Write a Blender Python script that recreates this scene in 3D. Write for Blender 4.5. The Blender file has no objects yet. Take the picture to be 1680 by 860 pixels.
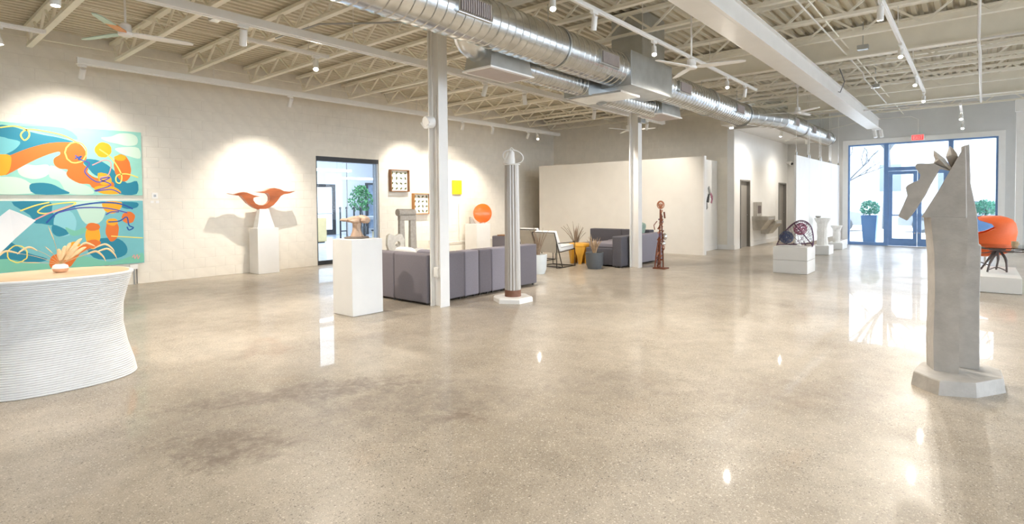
import bpy, bmesh, math, random
from mathutils import Vector, Matrix, Quaternion
S = bpy.context.scene
COL = S.collection
R = random.Random(7)
PI = math.pi
# ------------------------------------------------------------ camera, world, exposure
H = 1.47
YAW, PIT, ROL, FPX, CYPX = 0.697901, -0.0263834, -0.00919495, 903.916, 356.668
fw = Vector((-math.sin(YAW)*math.cos(PIT), math.cos(YAW)*math.cos(PIT), math.sin(PIT)))
rt = Vector((math.cos(YAW), math.sin(YAW), 0)); up = rt.cross(fw)
rt2 = rt*math.cos(ROL)+up*math.sin(ROL); up2 = up*math.cos(ROL)-rt*math.sin(ROL)
cd = bpy.data.cameras.new('camera'); cam = bpy.data.objects.new('camera', cd); COL.objects.link(cam)
cam.matrix_world = Matrix(((rt2.x, up2.x, -fw.x, 0), (rt2.y, up2.y, -fw.y, 0), (rt2.z, up2.z, -fw.z, H), (0, 0, 0, 1)))
cd.sensor_width = 36; cd.lens = 36*FPX/1680; cd.shift_y = -(430-CYPX)/1680; cd.clip_end = 300; cd.clip_start = .05
S.camera = cam
w = bpy.data.worlds.new('overcast_sky'); S.world = w; w.use_nodes = True
bg = w.node_tree.nodes['Background']; bg.inputs[0].default_value = (.86, .93, 1, 1); bg.inputs[1].default_value = 8.2
S.view_settings.view_transform = 'Standard'; S.view_settings.look = 'None'; S.view_settings.gamma = 1
S.view_settings.use_curve_mapping = False; S.view_settings.exposure = 0.19
cy_ = S.cycles; cy_.max_bounces = 8; cy_.diffuse_bounces = 6; cy_.glossy_bounces = 4; cy_.transmission_bounces = 6; cy_.transparent_max_bounces = 12
GEN, ACC = 20.5, 19.0
WARM = (1, .915, .80)

# ------------------------------------------------------------ materials
def sr(r, g, b):
    f = lambda c: ((c/255+.055)/1.055)**2.4 if c > 10 else c/255/12.92
    return (f(r), f(g), f(b), 1)
M = {}
def mat(name, col, rough=.5, metal=0, var=.0, scale=8, bump=0, bscale=60, emit=0, spec=.5, coat=0, stretch=None):
    m = bpy.data.materials.new(name); m.use_nodes = True; M[name] = m
    nt = m.node_tree; N = nt.nodes; L = nt.links; b = N['Principled BSDF']
    b.inputs['Base Color'].default_value = col; b.inputs['Roughness'].default_value = rough
    b.inputs['Metallic'].default_value = metal; b.inputs['Specular IOR Level'].default_value = spec
    if coat: b.inputs['Coat Weight'].default_value = coat; b.inputs['Coat Roughness'].default_value = .08
    if emit: b.inputs['Emission Color'].default_value = col; b.inputs['Emission Strength'].default_value = emit
    tc = N.new('ShaderNodeTexCoord'); vec = tc.outputs['Object']
    if stretch:
        mp = N.new('ShaderNodeMapping'); mp.inputs['Scale'].default_value = stretch; L.new(vec, mp.inputs['Vector']); vec = mp.outputs[0]
    if var:
        n = N.new('ShaderNodeTexNoise'); n.inputs['Scale'].default_value = scale; n.inputs['Detail'].default_value = 6
        L.new(vec, n.inputs['Vector'])
        r = N.new('ShaderNodeValToRGB'); c = r.color_ramp
        c.elements[0].position = .3; c.elements[1].position = .72
        c.elements[0].color = tuple(x*(1-var) for x in col[:3])+(1,); c.elements[1].color = tuple(min(1, x*(1+var*.6)) for x in col[:3])+(1,)
        L.new(n.outputs['Fac'], r.inputs[0]); L.new(r.outputs[0], b.inputs['Base Color'])
    if bump:
        n2 = N.new('ShaderNodeTexNoise'); n2.inputs['Scale'].default_value = bscale; n2.inputs['Detail'].default_value = 4
        L.new(vec, n2.inputs['Vector'])
        bp = N.new('ShaderNodeBump'); bp.inputs['Strength'].default_value = bump; bp.inputs['Distance'].default_value = .01
        L.new(n2.outputs['Fac'], bp.inputs['Height']); L.new(bp.outputs[0], b.inputs['Normal'])
    return m
mat('block', (.83, .785, .70, 1), .75, var=.05, scale=5, bump=.25, bscale=70)
mat('mortar', (.81, .765, .68, 1), .9, var=.05)
mat('plaster', (.82, .79, .73, 1), .7, var=.03, scale=3)
mat('plaster_grey', (.68, .68, .67, 1), .7, var=.04, scale=3)
mat('white_board', (.86, .86, .85, 1), .55, var=.02, scale=4)
mat('ped_white', (.80, .795, .78, 1), .5, var=.02, scale=5)
mat('deck', (.66, .61, .485, 1), .55, var=.06, scale=2)
mat('steel_paint', (.87, .83, .72, 1), .5, var=.05, scale=4)
mat('beam_paint', (.83, .81, .77, 1), .4, var=.03, scale=3)
mat('col_paint', (.84, .83, .81, 1), .38, var=.03, scale=4)
mat('track_white', (.86, .85, .82, 1), .35, var=.02)
mat('galv', (.70, .72, .73, 1), .24, 1, var=.16, scale=5, bump=.06, bscale=12)
mat('galv_dull', (.56, .58, .58, 1), .38, 1, var=.14, scale=4)
mat('grille', (.50, .44, .42, 1), .6, var=.05)
mat('grille_dark', (.16, .13, .13, 1), .6)
mat('lens_on', (1, .93, .8, 1), .3, emit=60)
mat('lens_off', (.30, .30, .30, 1), .2)
mat('conduit', (.78, .76, .72, 1), .4, var=.03)
mat('cable_dark', (.10, .10, .10, 1), .5)
mat('box_grey', (.42, .43, .44, 1), .4, .6)
mat('canvas_side', sr(190, 205, 190), .7)
mat('mint', sr(150, 214, 200), .6, var=.03); mat('sky_mid', sr(118, 190, 198), .6, var=.03)
for k, c in dict(mint2=(120, 196, 172), teal=(18, 130, 158), mid=(112, 190, 200), light=(140, 205, 215), pale=(208, 234, 218), pale2=(192, 224, 208), orange=(226, 116, 34), yellow=(250, 170, 18), line=(246, 226, 110), purple=(80, 84, 170), pink=(232, 160, 160), ink=(20, 80, 160)).items():
    mat('paint_'+k, sr(*c), .55)
mat('print_white', (.72, .72, .715, 1), .5, var=.02, scale=6)
mat('wood_top', sr(214, 186, 150), .45, var=.10, scale=9, stretch=(1, .12, 1))
mat('terracotta', sr(226, 176, 140), .6, var=.12, scale=40)
mat('dried', sr(236, 206, 160), .7, var=.12, scale=30)
mat('dried_stem', sr(206, 178, 130), .7)
mat('paper', (.90, .90, .89, 1), .6)
mat('copper_wood', sr(172, 92, 44), .32, var=.42, scale=7, stretch=(1, .25, 1.2), coat=.3)
mat('marble', (.80, .80, .80, 1), .35, var=.14, scale=10)
mat('dark_frame', (.035, .037, .042, 1), .4, var=.1)
mat('rock_pink', sr(196, 168, 146), .6, var=.24, scale=14, bump=.4, bscale=25)
mat('rock_slab', sr(130, 118, 108), .6, var=.2, scale=18)
mat('oak', sr(186, 132, 74), .5, var=.15, scale=10, stretch=(1, .3, 1))
mat('oak_dark', sr(140, 98, 62), .5, var=.15, scale=10)
mat('linen', (.88, .85, .74, 1), .7, var=.03)
mat('leaf_bug', sr(96, 104, 70), .6, var=.4, scale=30)
mat('yellow_relief', sr(244, 206, 30), .5, var=.3, scale=55, bump=.9, bscale=60)
mat('stone_pale', sr(206, 201, 192), .75, var=.12, scale=20, bump=.2, bscale=60)
mat('stone_grey', sr(168, 162, 154), .75, var=.16, scale=20, bump=.3, bscale=60)
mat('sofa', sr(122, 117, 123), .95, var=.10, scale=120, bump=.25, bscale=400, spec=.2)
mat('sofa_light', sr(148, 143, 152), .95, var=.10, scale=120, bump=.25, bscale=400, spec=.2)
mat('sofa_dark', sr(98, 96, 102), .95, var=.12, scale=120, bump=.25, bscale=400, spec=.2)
mat('cushion_white', (.86, .85, .83, 1), .9, var=.03, bump=.15, bscale=200)
mat('cushion_grey', sr(140, 136, 146), .95, var=.08, scale=90)
mat('cushion_green', sr(170, 192, 176), .9, var=.35, scale=9)
mat('black_metal', (.06, .055, .05, 1), .4, .6)
mat('canvas_tan', sr(196, 188, 174), .8, var=.05)
mat('pot_white', sr(222, 228, 230), .4, var=.04)
mat('pot_grey', sr(92, 96, 100), .5, var=.10, scale=12)
mat('soil', sr(190, 160, 120), .9, var=.3, scale=60)
mat('blade', sr(150, 130, 110), .6, var=.22, scale=20)
mat('blade2', sr(176, 150, 120), .6, var=.22, scale=20)
mat('stool_yellow', sr(232, 172, 56), .45, var=.18, scale=8, stretch=(1, 1, .3))
mat('rust', sr(128, 72, 48), .6, .4, var=.35, scale=25)
mat('rust_light', sr(190, 128, 96), .5, .5, var=.3, scale=25)
mat('chrome', (.85, .85, .87, 1), .15, 1)
mat('fluted', sr(190, 184, 178), .38, .25, var=.20, scale=6, stretch=(1, 1, .15))
mat('iron_red', sr(128, 88, 70), .5, .2, var=.2, scale=20)
mat('white_paint', (.88, .87, .85, 1), .4, var=.02)
mat('orange_disc', sr(248, 104, 20), .35, coat=.4)
mat('door_grey', sr(150, 146, 140), .5, var=.04)
mat('jamb_grey', sr(120, 118, 114), .5, var=.04)
mat('steel', (.60, .58, .54, 1), .35, .9, var=.1)
mat('flare_blue_frame', sr(120, 156, 208), .4, var=.05)  # dark window frames; the blue of daylight flare is put into their colour
mat('concrete', sr(186, 182, 177), .7, var=.14, scale=9, bump=.25, bscale=35)
mat('wire_purple', sr(96, 62, 92), .5); mat('wire_blue', sr(70, 84, 120), .5); mat('wire_pink', sr(168, 104, 130), .5)
mat('plaster_rough', (.84, .82, .78, 1), .8, var=.06, scale=25, bump=.7, bscale=40)
mat('egg_orange', sr(240, 108, 50), .6, var=.05, scale=60)
mat('egg_inner', sr(246, 130, 74), .6, var=.05, scale=60)
mat('branch', sr(96, 84, 82), .6, var=.2, scale=20)
mat('ceramic_tan', sr(206, 178, 140), .5, var=.2, scale=30)
mat('exit_red', sr(250, 70, 70), .4, emit=1.6)
mat('street', (.55, .57, .60, 1), .9, var=.08, scale=.6)
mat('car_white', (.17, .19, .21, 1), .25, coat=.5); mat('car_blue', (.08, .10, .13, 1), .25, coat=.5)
mat('car_glass', (.06, .08, .10, 1), .1); mat('tyre', (.06, .07, .08, 1), .8)
mat('bark', (.085, .10, .115, 1), .9, var=.2); mat('shrub', sr(92, 160, 140), .7, var=.4, scale=12)
mat('planter_blue', sr(92, 128, 168), .5, var=.05)
mat('facade', (.33, .345, .36, 1), .8, var=.05); mat('facade_win', (.10, .13, .16, 1), .2)
mat('room_floor', sr(190, 200, 214), .2, var=.1, scale=2); mat('room_wall', (.82, .86, .90, 1), .6, var=.02)
mat('room_lamp', (.95, .98, 1, 1), .4, emit=7); mat('room_pane_glow', (.75, .88, 1, 1), .3, emit=1.6)
mat('leaf_green', sr(70, 130, 84), .6, var=.4, scale=10); mat('cabinet_yellow', sr(216, 198, 150), .5, var=.04)
mat('table_grey', sr(150, 158, 168), .5, var=.05); mat('screen_blue', sr(120, 138, 160), .4, var=.5, scale=3)
mat('blade_mint', sr(196, 222, 210), .45); mat('blade_orange', sr(226, 150, 80), .45)

def glass(name, tint, gloss):
    m = bpy.data.materials.new(name); m.use_nodes = True; M[name] = m
    nt = m.node_tree; nt.nodes.clear()
    o = nt.nodes.new('ShaderNodeOutputMaterial'); mx = nt.nodes.new('ShaderNodeMixShader')
    t = nt.nodes.new('ShaderNodeBsdfTransparent'); t.inputs[0].default_value = tint
    g = nt.nodes.new('ShaderNodeBsdfGlossy'); g.inputs['Roughness'].default_value = .02
    fr = nt.nodes.new('ShaderNodeFresnel'); fr.inputs[0].default_value = gloss
    nt.links.new(fr.outputs[0], mx.inputs[0]); nt.links.new(t.outputs[0], mx.inputs[1]); nt.links.new(g.outputs[0], mx.inputs[2]); nt.links.new(mx.outputs[0], o.inputs[0])
glass('pane', (.97, .985, 1, 1), 1.25); glass('table_glass', (.86, .92, .95, 1), 1.5)

def floor_material():
    m = bpy.data.materials.new('polished_concrete'); m.use_nodes = True; M['floor'] = m
    nt = m.node_tree; N = nt.nodes; L = nt.links; b = N['Principled BSDF']
    tc = N.new('ShaderNodeTexCoord'); V = tc.outputs['Object']
    def noise(sc, det=8, rough=.6, dist=0, vec=V):
        n = N.new('ShaderNodeTexNoise'); n.inputs['Scale'].default_value = sc; n.inputs['Detail'].default_value = det
        n.inputs['Roughness'].default_value = rough; n.inputs['Distortion'].default_value = dist; L.new(vec, n.inputs['Vector']); return n.outputs['Fac']
    def ramp(f, stops):
        r = N.new('ShaderNodeValToRGB'); e = r.color_ramp.elements
        while len(e) < len(stops): e.new(.5)
        for i, (p, c) in enumerate(stops): e[i].position = p; e[i].color = c
        L.new(f, r.inputs[0]); return r.outputs[0]
    def mix(f, a, c, mode='MIX'):
        x = N.new('ShaderNodeMix'); x.data_type = 'RGBA'; x.blend_type = mode
        for s, v in ((x.inputs[0], f), (x.inputs[6], a), (x.inputs[7], c)):
            if hasattr(v, 'links'): L.new(v, s)
            else: s.default_value = v
        return x.outputs[2]
    def math_(op, a, c=0.0):
        x = N.new('ShaderNodeMath'); x.operation = op; x.use_clamp = True
        for s, v in ((x.inputs[0], a), (x.inputs[1], c)):
            if hasattr(v, 'links'): L.new(v, s)
            else: s.default_value = v
        return x.outputs[0]
    g = lambda v: (v, v, v, 1)
    base = ramp(noise(.55, 8, .6, .4), [(.22, (.27, .225, .17, 1)), (.5, (.42, .365, .295, 1)), (.80, (.57, .515, .435, 1))])
    fine = ramp(noise(5, 8, .7), [(.25, g(.78)), (.75, g(1.14))])
    c = mix(1.0, base, fine, 'MULTIPLY')
    rust = ramp(noise(.9, 6, .6, .8), [(.60, g(0)), (.75, g(.35))])
    c = mix(rust, c, (.44, .32, .22, 1))
    # exposed aggregate: three sizes of chips, each with its own random tone
    for sc, lo, dk, st in ((105, .30, .70, .75), (58, .24, .80, .9), (190, .34, .62, .55)):
        vo = N.new('ShaderNodeTexVoronoi'); vo.inputs['Scale'].default_value = sc; L.new(V, vo.inputs['Vector'])
        chip = ramp(vo.outputs['Distance'], [(lo, g(1)), (lo+.12, g(0))])
        sp = N.new('ShaderNodeSeparateColor'); L.new(vo.outputs['Color'], sp.inputs[0])
        dark = ramp(sp.outputs[0], [(dk, g(0)), (dk+.02, g(1))]); lite = ramp(sp.outputs[1], [(dk+.04, g(0)), (dk+.06, g(1))])
        patch = ramp(noise(.8, 4), [(.38, g(.35)), (.6, g(1))])
        c = mix(math_('MULTIPLY', math_('MULTIPLY', chip, dark), math_('MULTIPLY', patch, st)), c, (.11, .095, .085, 1))
        c = mix(math_('MULTIPLY', math_('MULTIPLY', chip, lite), st*.7), c, (.78, .73, .64, 1))
    # old stains with a shape of their own
    sx = N.new('ShaderNodeSeparateXYZ'); L.new(V, sx.inputs[0])
    def blob(x, y, rx, ry, th):
        def sq(o, cc, r):
            a = N.new('ShaderNodeMath'); a.operation = 'SUBTRACT'; L.new(o, a.inputs[0]); a.inputs[1].default_value = cc
            d = N.new('ShaderNodeMath'); d.operation = 'DIVIDE'; L.new(a.outputs[0], d.inputs[0]); d.inputs[1].default_value = r
            p = N.new('ShaderNodeMath'); p.operation = 'MULTIPLY'; L.new(d.outputs[0], p.inputs[0]); L.new(d.outputs[0], p.inputs[1]); return p.outputs[0]
        rot = Vector((math.cos(th), math.sin(th)))
        u = N.new('ShaderNodeVectorMath'); u.operation = 'DOT_PRODUCT'; L.new(V, u.inputs[0]); u.inputs[1].default_value = (rot.x, rot.y, 0)
        v = N.new('ShaderNodeVectorMath'); v.operation = 'DOT_PRODUCT'; L.new(V, v.inputs[0]); v.inputs[1].default_value = (-rot.y, rot.x, 0)
        a = sq(u.outputs['Value'], x*rot.x+y*rot.y, rx); d = sq(v.outputs['Value'], -x*rot.y+y*rot.x, ry)
        s = N.new('ShaderNodeMath'); s.operation = 'ADD'; L.new(a, s.inputs[0]); L.new(d, s.inputs[1])
        n = N.new('ShaderNodeMath'); n.operation = 'MULTIPLY_ADD'; L.new(noise(4.5, 10, .75, .6), n.inputs[0]); n.inputs[1].default_value = 5.0; L.new(s.outputs[0], n.inputs[2])
        return math_('MULTIPLY', ramp(math_('MULTIPLY', n.outputs[0], .22), [(.56, g(1)), (.80, g(0))]), ramp(noise(11, 8, .75), [(.36, g(.25)), (.56, g(1))]))
    for i, (x, y, rx, ry, th, k) in enumerate(STAINS):
        c = mix(math_('MULTIPLY', blob(x, y, rx, ry, th), k), c, (.19, .145, .12, 1) if i % 2 == 0 else (.20, .17, .15, 1))
    L.new(c, b.inputs['Base Color'])
    ro = ramp(noise(1.6, 7, .65), [(.2, g(.30)), (.8, g(.48))]); L.new(ro, b.inputs['Roughness'])
    b.inputs['Specular IOR Level'].default_value = .22; b.inputs['Coat Weight'].default_value = .29; b.inputs['Coat Roughness'].default_value = .03; b.inputs['Coat IOR'].default_value = 1.5
    bp = N.new('ShaderNodeBump'); bp.inputs['Strength'].default_value = .05; bp.inputs['Distance'].default_value = .004
    L.new(noise(30, 5), bp.inputs['Height']); L.new(bp.outputs[0], b.inputs['Normal'])
STAINS = [(-4.0, 2.25, 1.0, .24, 1.05, .75), (-3.2, 2.75, .9, .55, .8, .45), (-3.45, 1.42, .42, .30, .7, .75), (-3.6, 1.9, 1.2, .7, .9, .35), (-2.66, 2.66, .19, .14, .3, .75), (-2.3, 3.9, .6, .4, .8, .35), (-1.0, 4.6, .9, .4, .6, .35), (-5.2, 3.2, 1.2, .35, 1.1, .3)]
floor_material()

# ------------------------------------------------------------ mesh helpers
class MB:
    def __init__(s): s.v = []; s.f = []; s.mi = []; s.cur = 0
    def _f(s, *idx): s.f.append(tuple(idx)); s.mi.append(s.cur)
    def box(s, x0, x1, y0, y1, z0, z1):
        n = len(s.v); s.v += [(x, y, z) for z in (z0, z1) for y in (y0, y1) for x in (x0, x1)]
        for q in ((0, 2, 3, 1), (4, 5, 7, 6), (0, 1, 5, 4), (2, 6, 7, 3), (0, 4, 6, 2), (1, 3, 7, 5)): s._f(*[n+i for i in q])
        return s
    def hexa(s, a, b):      # two quads (4 points each)
        n = len(s.v); s.v += [tuple(p) for p in a]+[tuple(p) for p in b]
        s._f(n+3, n+2, n+1, n); s._f(n+4, n+5, n+6, n+7)
        for i in range(4): j = (i+1) % 4; s._f(n+i, n+j, n+4+j, n+4+i)
        return s
    def loft(s, rings, cap=True, closed=True):
        n = len(s.v); m = len(rings[0])
        for r in rings: s.v += [tuple(p) for p in r]
        for k in range(len(rings)-1):
            for i in range(m if closed else m-1):
                j = (i+1) % m; s._f(n+k*m+i, n+k*m+j, n+(k+1)*m+j, n+(k+1)*m+i)
        if cap and closed:
            s._f(*[n+i for i in range(m)][::-1]); e = n+(len(rings)-1)*m; s._f(*[e+i for i in range(m)])
        return s
    def cyl(s, a, b, r, r2=None, n=12, cap=True): return s.tube([a, b], [r, r if r2 is None else r2], n, cap)
    def tube(s, pts, r, n=8, cap=True, loop=False):
        P = [Vector(p) for p in pts]; rs = r if isinstance(r, (list, tuple)) else [r]*len(P)
        rings = []; ref = None
        for i, p in enumerate(P):
            if loop: t = P[(i+1) % len(P)]-P[i-1]
            else: t = P[min(i+1, len(P)-1)]-P[max(i-1, 0)]
            if t.length < 1e-9: t = Vector((0, 0, 1))
            t.normalize()
            if ref is None: ref = t.orthogonal().normalized()
            ref = ref-t*ref.dot(t)
            if ref.length < 1e-6: ref = t.orthogonal()
            ref.normalize(); q = t.cross(ref)
            rings.append([p+ref*math.cos(2*PI*k/n)*rs[i]+q*math.sin(2*PI*k/n)*rs[i] for k in range(n)])
        if loop: rings.append(rings[0])
        return s.loft(rings, cap and not loop)
    def lathe(s, prof, c=(0, 0, 0), n=24, sx=1, sy=1, cap=True):
        return s.loft([[(c[0]+r*sx*math.cos(2*PI*k/n), c[1]+r*sy*math.sin(2*PI*k/n), c[2]+z) for k in range(n)] for r, z in prof], cap)
    def sphere(s, c, r, n=14, m=8, sc=(1, 1, 1)):
        return s.lathe([(max(1e-4, r*math.sin(PI*i/m)), -r*sc[2]*math.cos(PI*i/m)) for i in range(m+1)], c, n, sc[0], sc[1], False)
    def prism(s, poly, plane, d0, d1):   # poly of 2D points; plane 'X','Y','Z' normal
        def P(a, b, d): return {'X': (d, a, b), 'Y': (a, d, b), 'Z': (a, b, d)}[plane]
        return s.loft([[P(a, b, d0) for a, b in poly], [P(a, b, d1) for a, b in poly]])
    def build(s, name, m, parent=None, smooth=False, bevel=0, seg=2):
        me = bpy.data.meshes.new(name); me.from_pydata(s.v, [], s.f)
        ms = m if isinstance(m, (list, tuple)) else [m]
        for k in ms: me.materials.append(M[k])
        if len(ms) > 1: me.polygons.foreach_set('material_index', s.mi)
        bm = bmesh.new(); bm.from_mesh(me)
        if bevel:
            bm.normal_update()
            ed = [e for e in bm.edges if len(e.link_faces) == 2 and e.calc_face_angle(0) > .5]
            bmesh.ops.bevel(bm, geom=ed, offset=bevel, segments=seg, profile=.6, affect='EDGES')
        bmesh.ops.recalc_face_normals(bm, faces=bm.faces); bm.to_mesh(me); bm.free()
        if smooth: me.polygons.foreach_set('use_smooth', [True]*len(me.polygons)); me.set_sharp_from_angle(angle=.7)
        o = bpy.data.objects.new(name, me); COL.objects.link(o)
        if parent: child(o, parent)
        return o
def child(o, p):
    o.parent = p; o.matrix_parent_inverse = Matrix.Translation(-(absloc(p)))
def absloc(p):
    l = p.location.copy()
    while p.parent: p = p.parent; l = l
    return l if not getattr(p, 'dummy', None) else l
def tag(o, label, cat, group=None):
    o['label'] = label; o['category'] = cat
    if group: o['group'] = group
    return o
def thing(name, label, cat, loc=(0, 0, 0), group=None):
    o = bpy.data.objects.new(name, None); COL.objects.link(o); o.location = loc; o.empty_display_size = .1
    return tag(o, label, cat, group)
def struct(o): o['kind'] = 'structure'; return o
def stuff(o): o['kind'] = 'stuff'; return o
def share(o, parent, loc, rot=(0, 0, 0)):
    c = o.copy(); COL.objects.link(c); c.parent = parent; c.matrix_parent_inverse = Matrix.Translation(-(absloc(parent))); c.location = loc; c.rotation_euler = rot; return c
def link_copy(o, parent):
    c = o.copy(); COL.objects.link(c); c.parent = parent; return c
def smoothpts(P, k=5, closed=False):
    P = [Vector(p) for p in P]; out = []; n = len(P)
    for i in range(n if closed else n-1):
        g = (lambda j: P[j % n]) if closed else (lambda j: P[max(0, min(n-1, j))])
        a, b, c, d = g(i-1), g(i), g(i+1), g(i+2)
        for t in range(k):
            u = t/k; out.append(.5*((2*b)+(c-a)*u+(2*a-5*b+4*c-d)*u*u+(3*b-a-3*c+d)*u**3))
    if not closed: out.append(P[-1])
    return out

# ------------------------------------------------------------ the setting
XW, YB, YD, YWIN, XR, YN, XD = -12.1, 16.9, 23.05, 21.0, 8.0, -8.0, -5.5
CZ = 4.47
struct(MB().box(XW-.2, XR+.2, YN-.2, YD+.1, -.12, 0).build('floor', 'floor'))
# left wall: backing, block courses, glazed opening Y 7.13..8.95
OY0, OY1, OZ1 = 7.13, 8.95, 2.64
m = MB(); m.box(XW-.25, XW-.006, YN, OY0, 0, 4.6); m.box(XW-.25, XW-.006, OY1, YB+.1, 0, 4.6); m.box(XW-.25, XW-.006, OY0, OY1, OZ1, 4.6)
wl = struct(m.build('wall_left', 'mortar'))
def block_mesh(name, ly, lz, plane='X'):
    t, c = .012, .0035
    rg = []
    for d, ins in ((-t, 0), (-c*.5, 0), (0, c)):
        a, b = ly/2+.0014-ins*.1, lz/2-ins
        q = [(-a, -b), (a, -b), (a, b), (-a, b)]
        rg.append([(d, y, z) if plane == 'X' else (y, -d, z) for y, z in q])
    m = MB().loft(rg); o = m.build(name, 'block'); me = o.data; bpy.data.objects.remove(o); return me, m
cells = []; J = .0035
for k in range(22):
    z0, z1 = k*.2, min(k*.2+.2, 4.3)
    if z1-z0 < .05: continue
    y = YN+(.2 if k % 2 else 0)-.4
    while y < YB:
        a, b = max(y, YN), min(y+.4, YB)
        segs = [(a, b)]
        if z0 < OZ1:
            segs = []
            if a < OY0: segs.append((a, min(b, OY0)))
            if b > OY1: segs.append((max(a, OY1), b))
        for p, q in segs:
            zz = z0
            if z0 < OZ1 < z1 and p < OY1 and q > OY0: zz = z0
            if q-p > .03: cells.append((p, q, zz, z1))
        y += .4
cells.sort(key=lambda c: (c[0] < 1.2, (XW)**2+((c[0]+c[1])/2)**2))
cache = {}; rest = MB()
for i, (p, q, z0, z1) in enumerate(cells):
    if i < 300:
        key = (round(q-p, 3), round(z1-z0, 3))
        if key not in cache: cache[key] = block_mesh('block', q-p-J, z1-z0-J)[0]
        o = bpy.data.objects.new('block', cache[key]); COL.objects.link(o); o.location = (XW, (p+q)/2, (z0+z1)/2); child(o, wl)
    else:
        a, b, c, d = p+.0004, q-.0004, z0+J/2, z1-J/2; e = .0035
        rest.loft([[(XW-.012, a, c), (XW-.012, b, c), (XW-.012, b, d), (XW-.012, a, d)], [(XW-.002, a, c), (XW-.002, b, c), (XW-.002, b, d), (XW-.002, a, d)], [(XW, a+e*.1, c+e), (XW, b-e*.1, c+e), (XW, b-e*.1, d-e), (XW, a+e*.1, d-e)]])
stuff(rest.build('more_blocks', 'block', wl))
# back wall
SW0, SW1 = .4, 3.6
wb = struct(MB().box(XW-.2, XD-.2, YB+.006, YB+.2, 0, 4.5).build('wall_back', 'mortar'))
rest = MB()
for k in range(22):
    x = XW+(.2 if k % 2 else 0)-.4
    while x < XD-.2:
        a, b = max(x, XW)+J/2, min(x+.4, XD-.2)-J/2; c, d = k*.2+J/2, min(k*.2+.2, 4.4)-J/2; e = .0035
        if b-a > .03: rest.loft([[(a, YB+.012, c), (b, YB+.012, c), (b, YB+.012, d), (a, YB+.012, d)], [(a, YB+.002, c), (b, YB+.002, c), (b, YB+.002, d), (a, YB+.002, d)], [(a+e, YB, c+e), (b-e, YB, c+e), (b-e, YB, d-e), (a+e, YB, d-e)]])
        x += .4
stuff(rest.build('concrete_blocks', 'block', wb))
# door wall (X = XD) with two door openings
D1, D2, DH = (17.45, 18.40), (21.76, 22.81), 2.12
m = MB()
for a, b in ((YB+.2, D1[0]), (D1[1], D2[0]), (D2[1], YD)): m.box(XD-.2, XD, a, b, 0, 3.62)
for a, b in (D1, D2): m.box(XD-.2, XD, a, b, DH, 3.62)
m.box(XD-.2, XD, YB, YB+.2, 0, 3.62)
struct(m.build('wall_corridor', 'white_board'))
struct(MB().box(XD-.2, -3.5, YD, YD+.15, 0, 4.5).build('wall_end', 'plaster_grey'))
struct(MB().box(-3.75, -3.55, YWIN, YD, 0, 4.5).build('wall_entry', 'plaster_grey'))
m = MB(); m.box(-3.55, -3.33, YWIN, YWIN+.2, 0, 4.5); m.box(.67, XR, YWIN, YWIN+.2, 0, 4.5); m.box(-3.33, .67, YWIN, YWIN+.2, 3.4, 4.5)
struct(m.build('wall_front', 'plaster_grey'))
m = MB(); m.box(XR, XR+.2, YN, YWIN+.2, 0, SW0); m.box(XR, XR+.2, YN, YWIN+.2, SW1, 4.6)
ya = YN
while ya < YWIN:                                  # piers between the side windows
    m.box(XR, XR+.2, ya+.15, min(ya+.35, YWIN+.2), SW0, SW1); ya += 3.4
wr = struct(m.build('wall_right', 'plaster')); ya = YN+.35; k = 2
while ya < YWIN-.5:
    wn = struct(MB().box(XR+.06, XR+.14, ya, min(ya+3.2, YWIN), SW1-.06, SW1).build('window_%d' % k, 'flare_blue_frame')); k += 1
    MB().box(XR+.06, XR+.14, ya, min(ya+3.2, YWIN), SW0, SW0+.06).build('sill', 'flare_blue_frame', wn); MB().box(XR+.06, XR+.14, ya+1.57, ya+1.63, SW0+.06, SW1-.06).build('mullion', 'flare_blue_frame', wn)
    MB().box(XR+.09, XR+.10, ya, min(ya+3.2, YWIN), SW0+.06, SW1-.06).build('pane', 'pane', wn); ya += 3.4
struct(MB().box(XW-.2, XR+.2, YN-.2, YN, 0, 4.6).build('wall_rear', 'plaster'))
struct(MB().box(XD-.02, -4.2, YB, YD, 3.6, 4.0).build('ceiling_soffit', 'plaster_grey'))
struct(MB().box(-5.5, -5.02, 15.75, 16.3, 3.6, 4.1).build('ceiling_bulkhead', 'beam_paint'))
b = MB(); b.box(XD, XD+.015, YB, D1[0]-.06, 0, .14); b.box(XD, XD+.015, D1[1]+.06, D2[0]-.06, 0, .14); struct(b.build('baseboard_corridor', 'white_paint'))
b = MB(); b.box(-5.98, XD, YB-.015, YB, 0, .14); struct(b.build('baseboard_back', 'white_paint'))
# free partition
struct(MB().box(-11.13, -5.6, 14.7, 14.82, .015, 2.68).build('wall_partition', 'plaster'))
struct(MB().box(-11.13, -5.6, 14.69, 14.7, .0, .11).build('baseboard_partition', 'plaster'))
struct(MB().box(-5.6, -5.56, 14.69, 14.83, 0, 2.69).build('trim_1', 'white_paint'))
struct(MB().box(-6.12, -6.0, 14.82, YB-.016, 0, 2.68).build('wall_partition_return', 'white_board'))
struct(MB().box(-6.0, -5.985, 14.84, YB-.02, 0, .12).build('baseboard_return', 'white_paint'))
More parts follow.
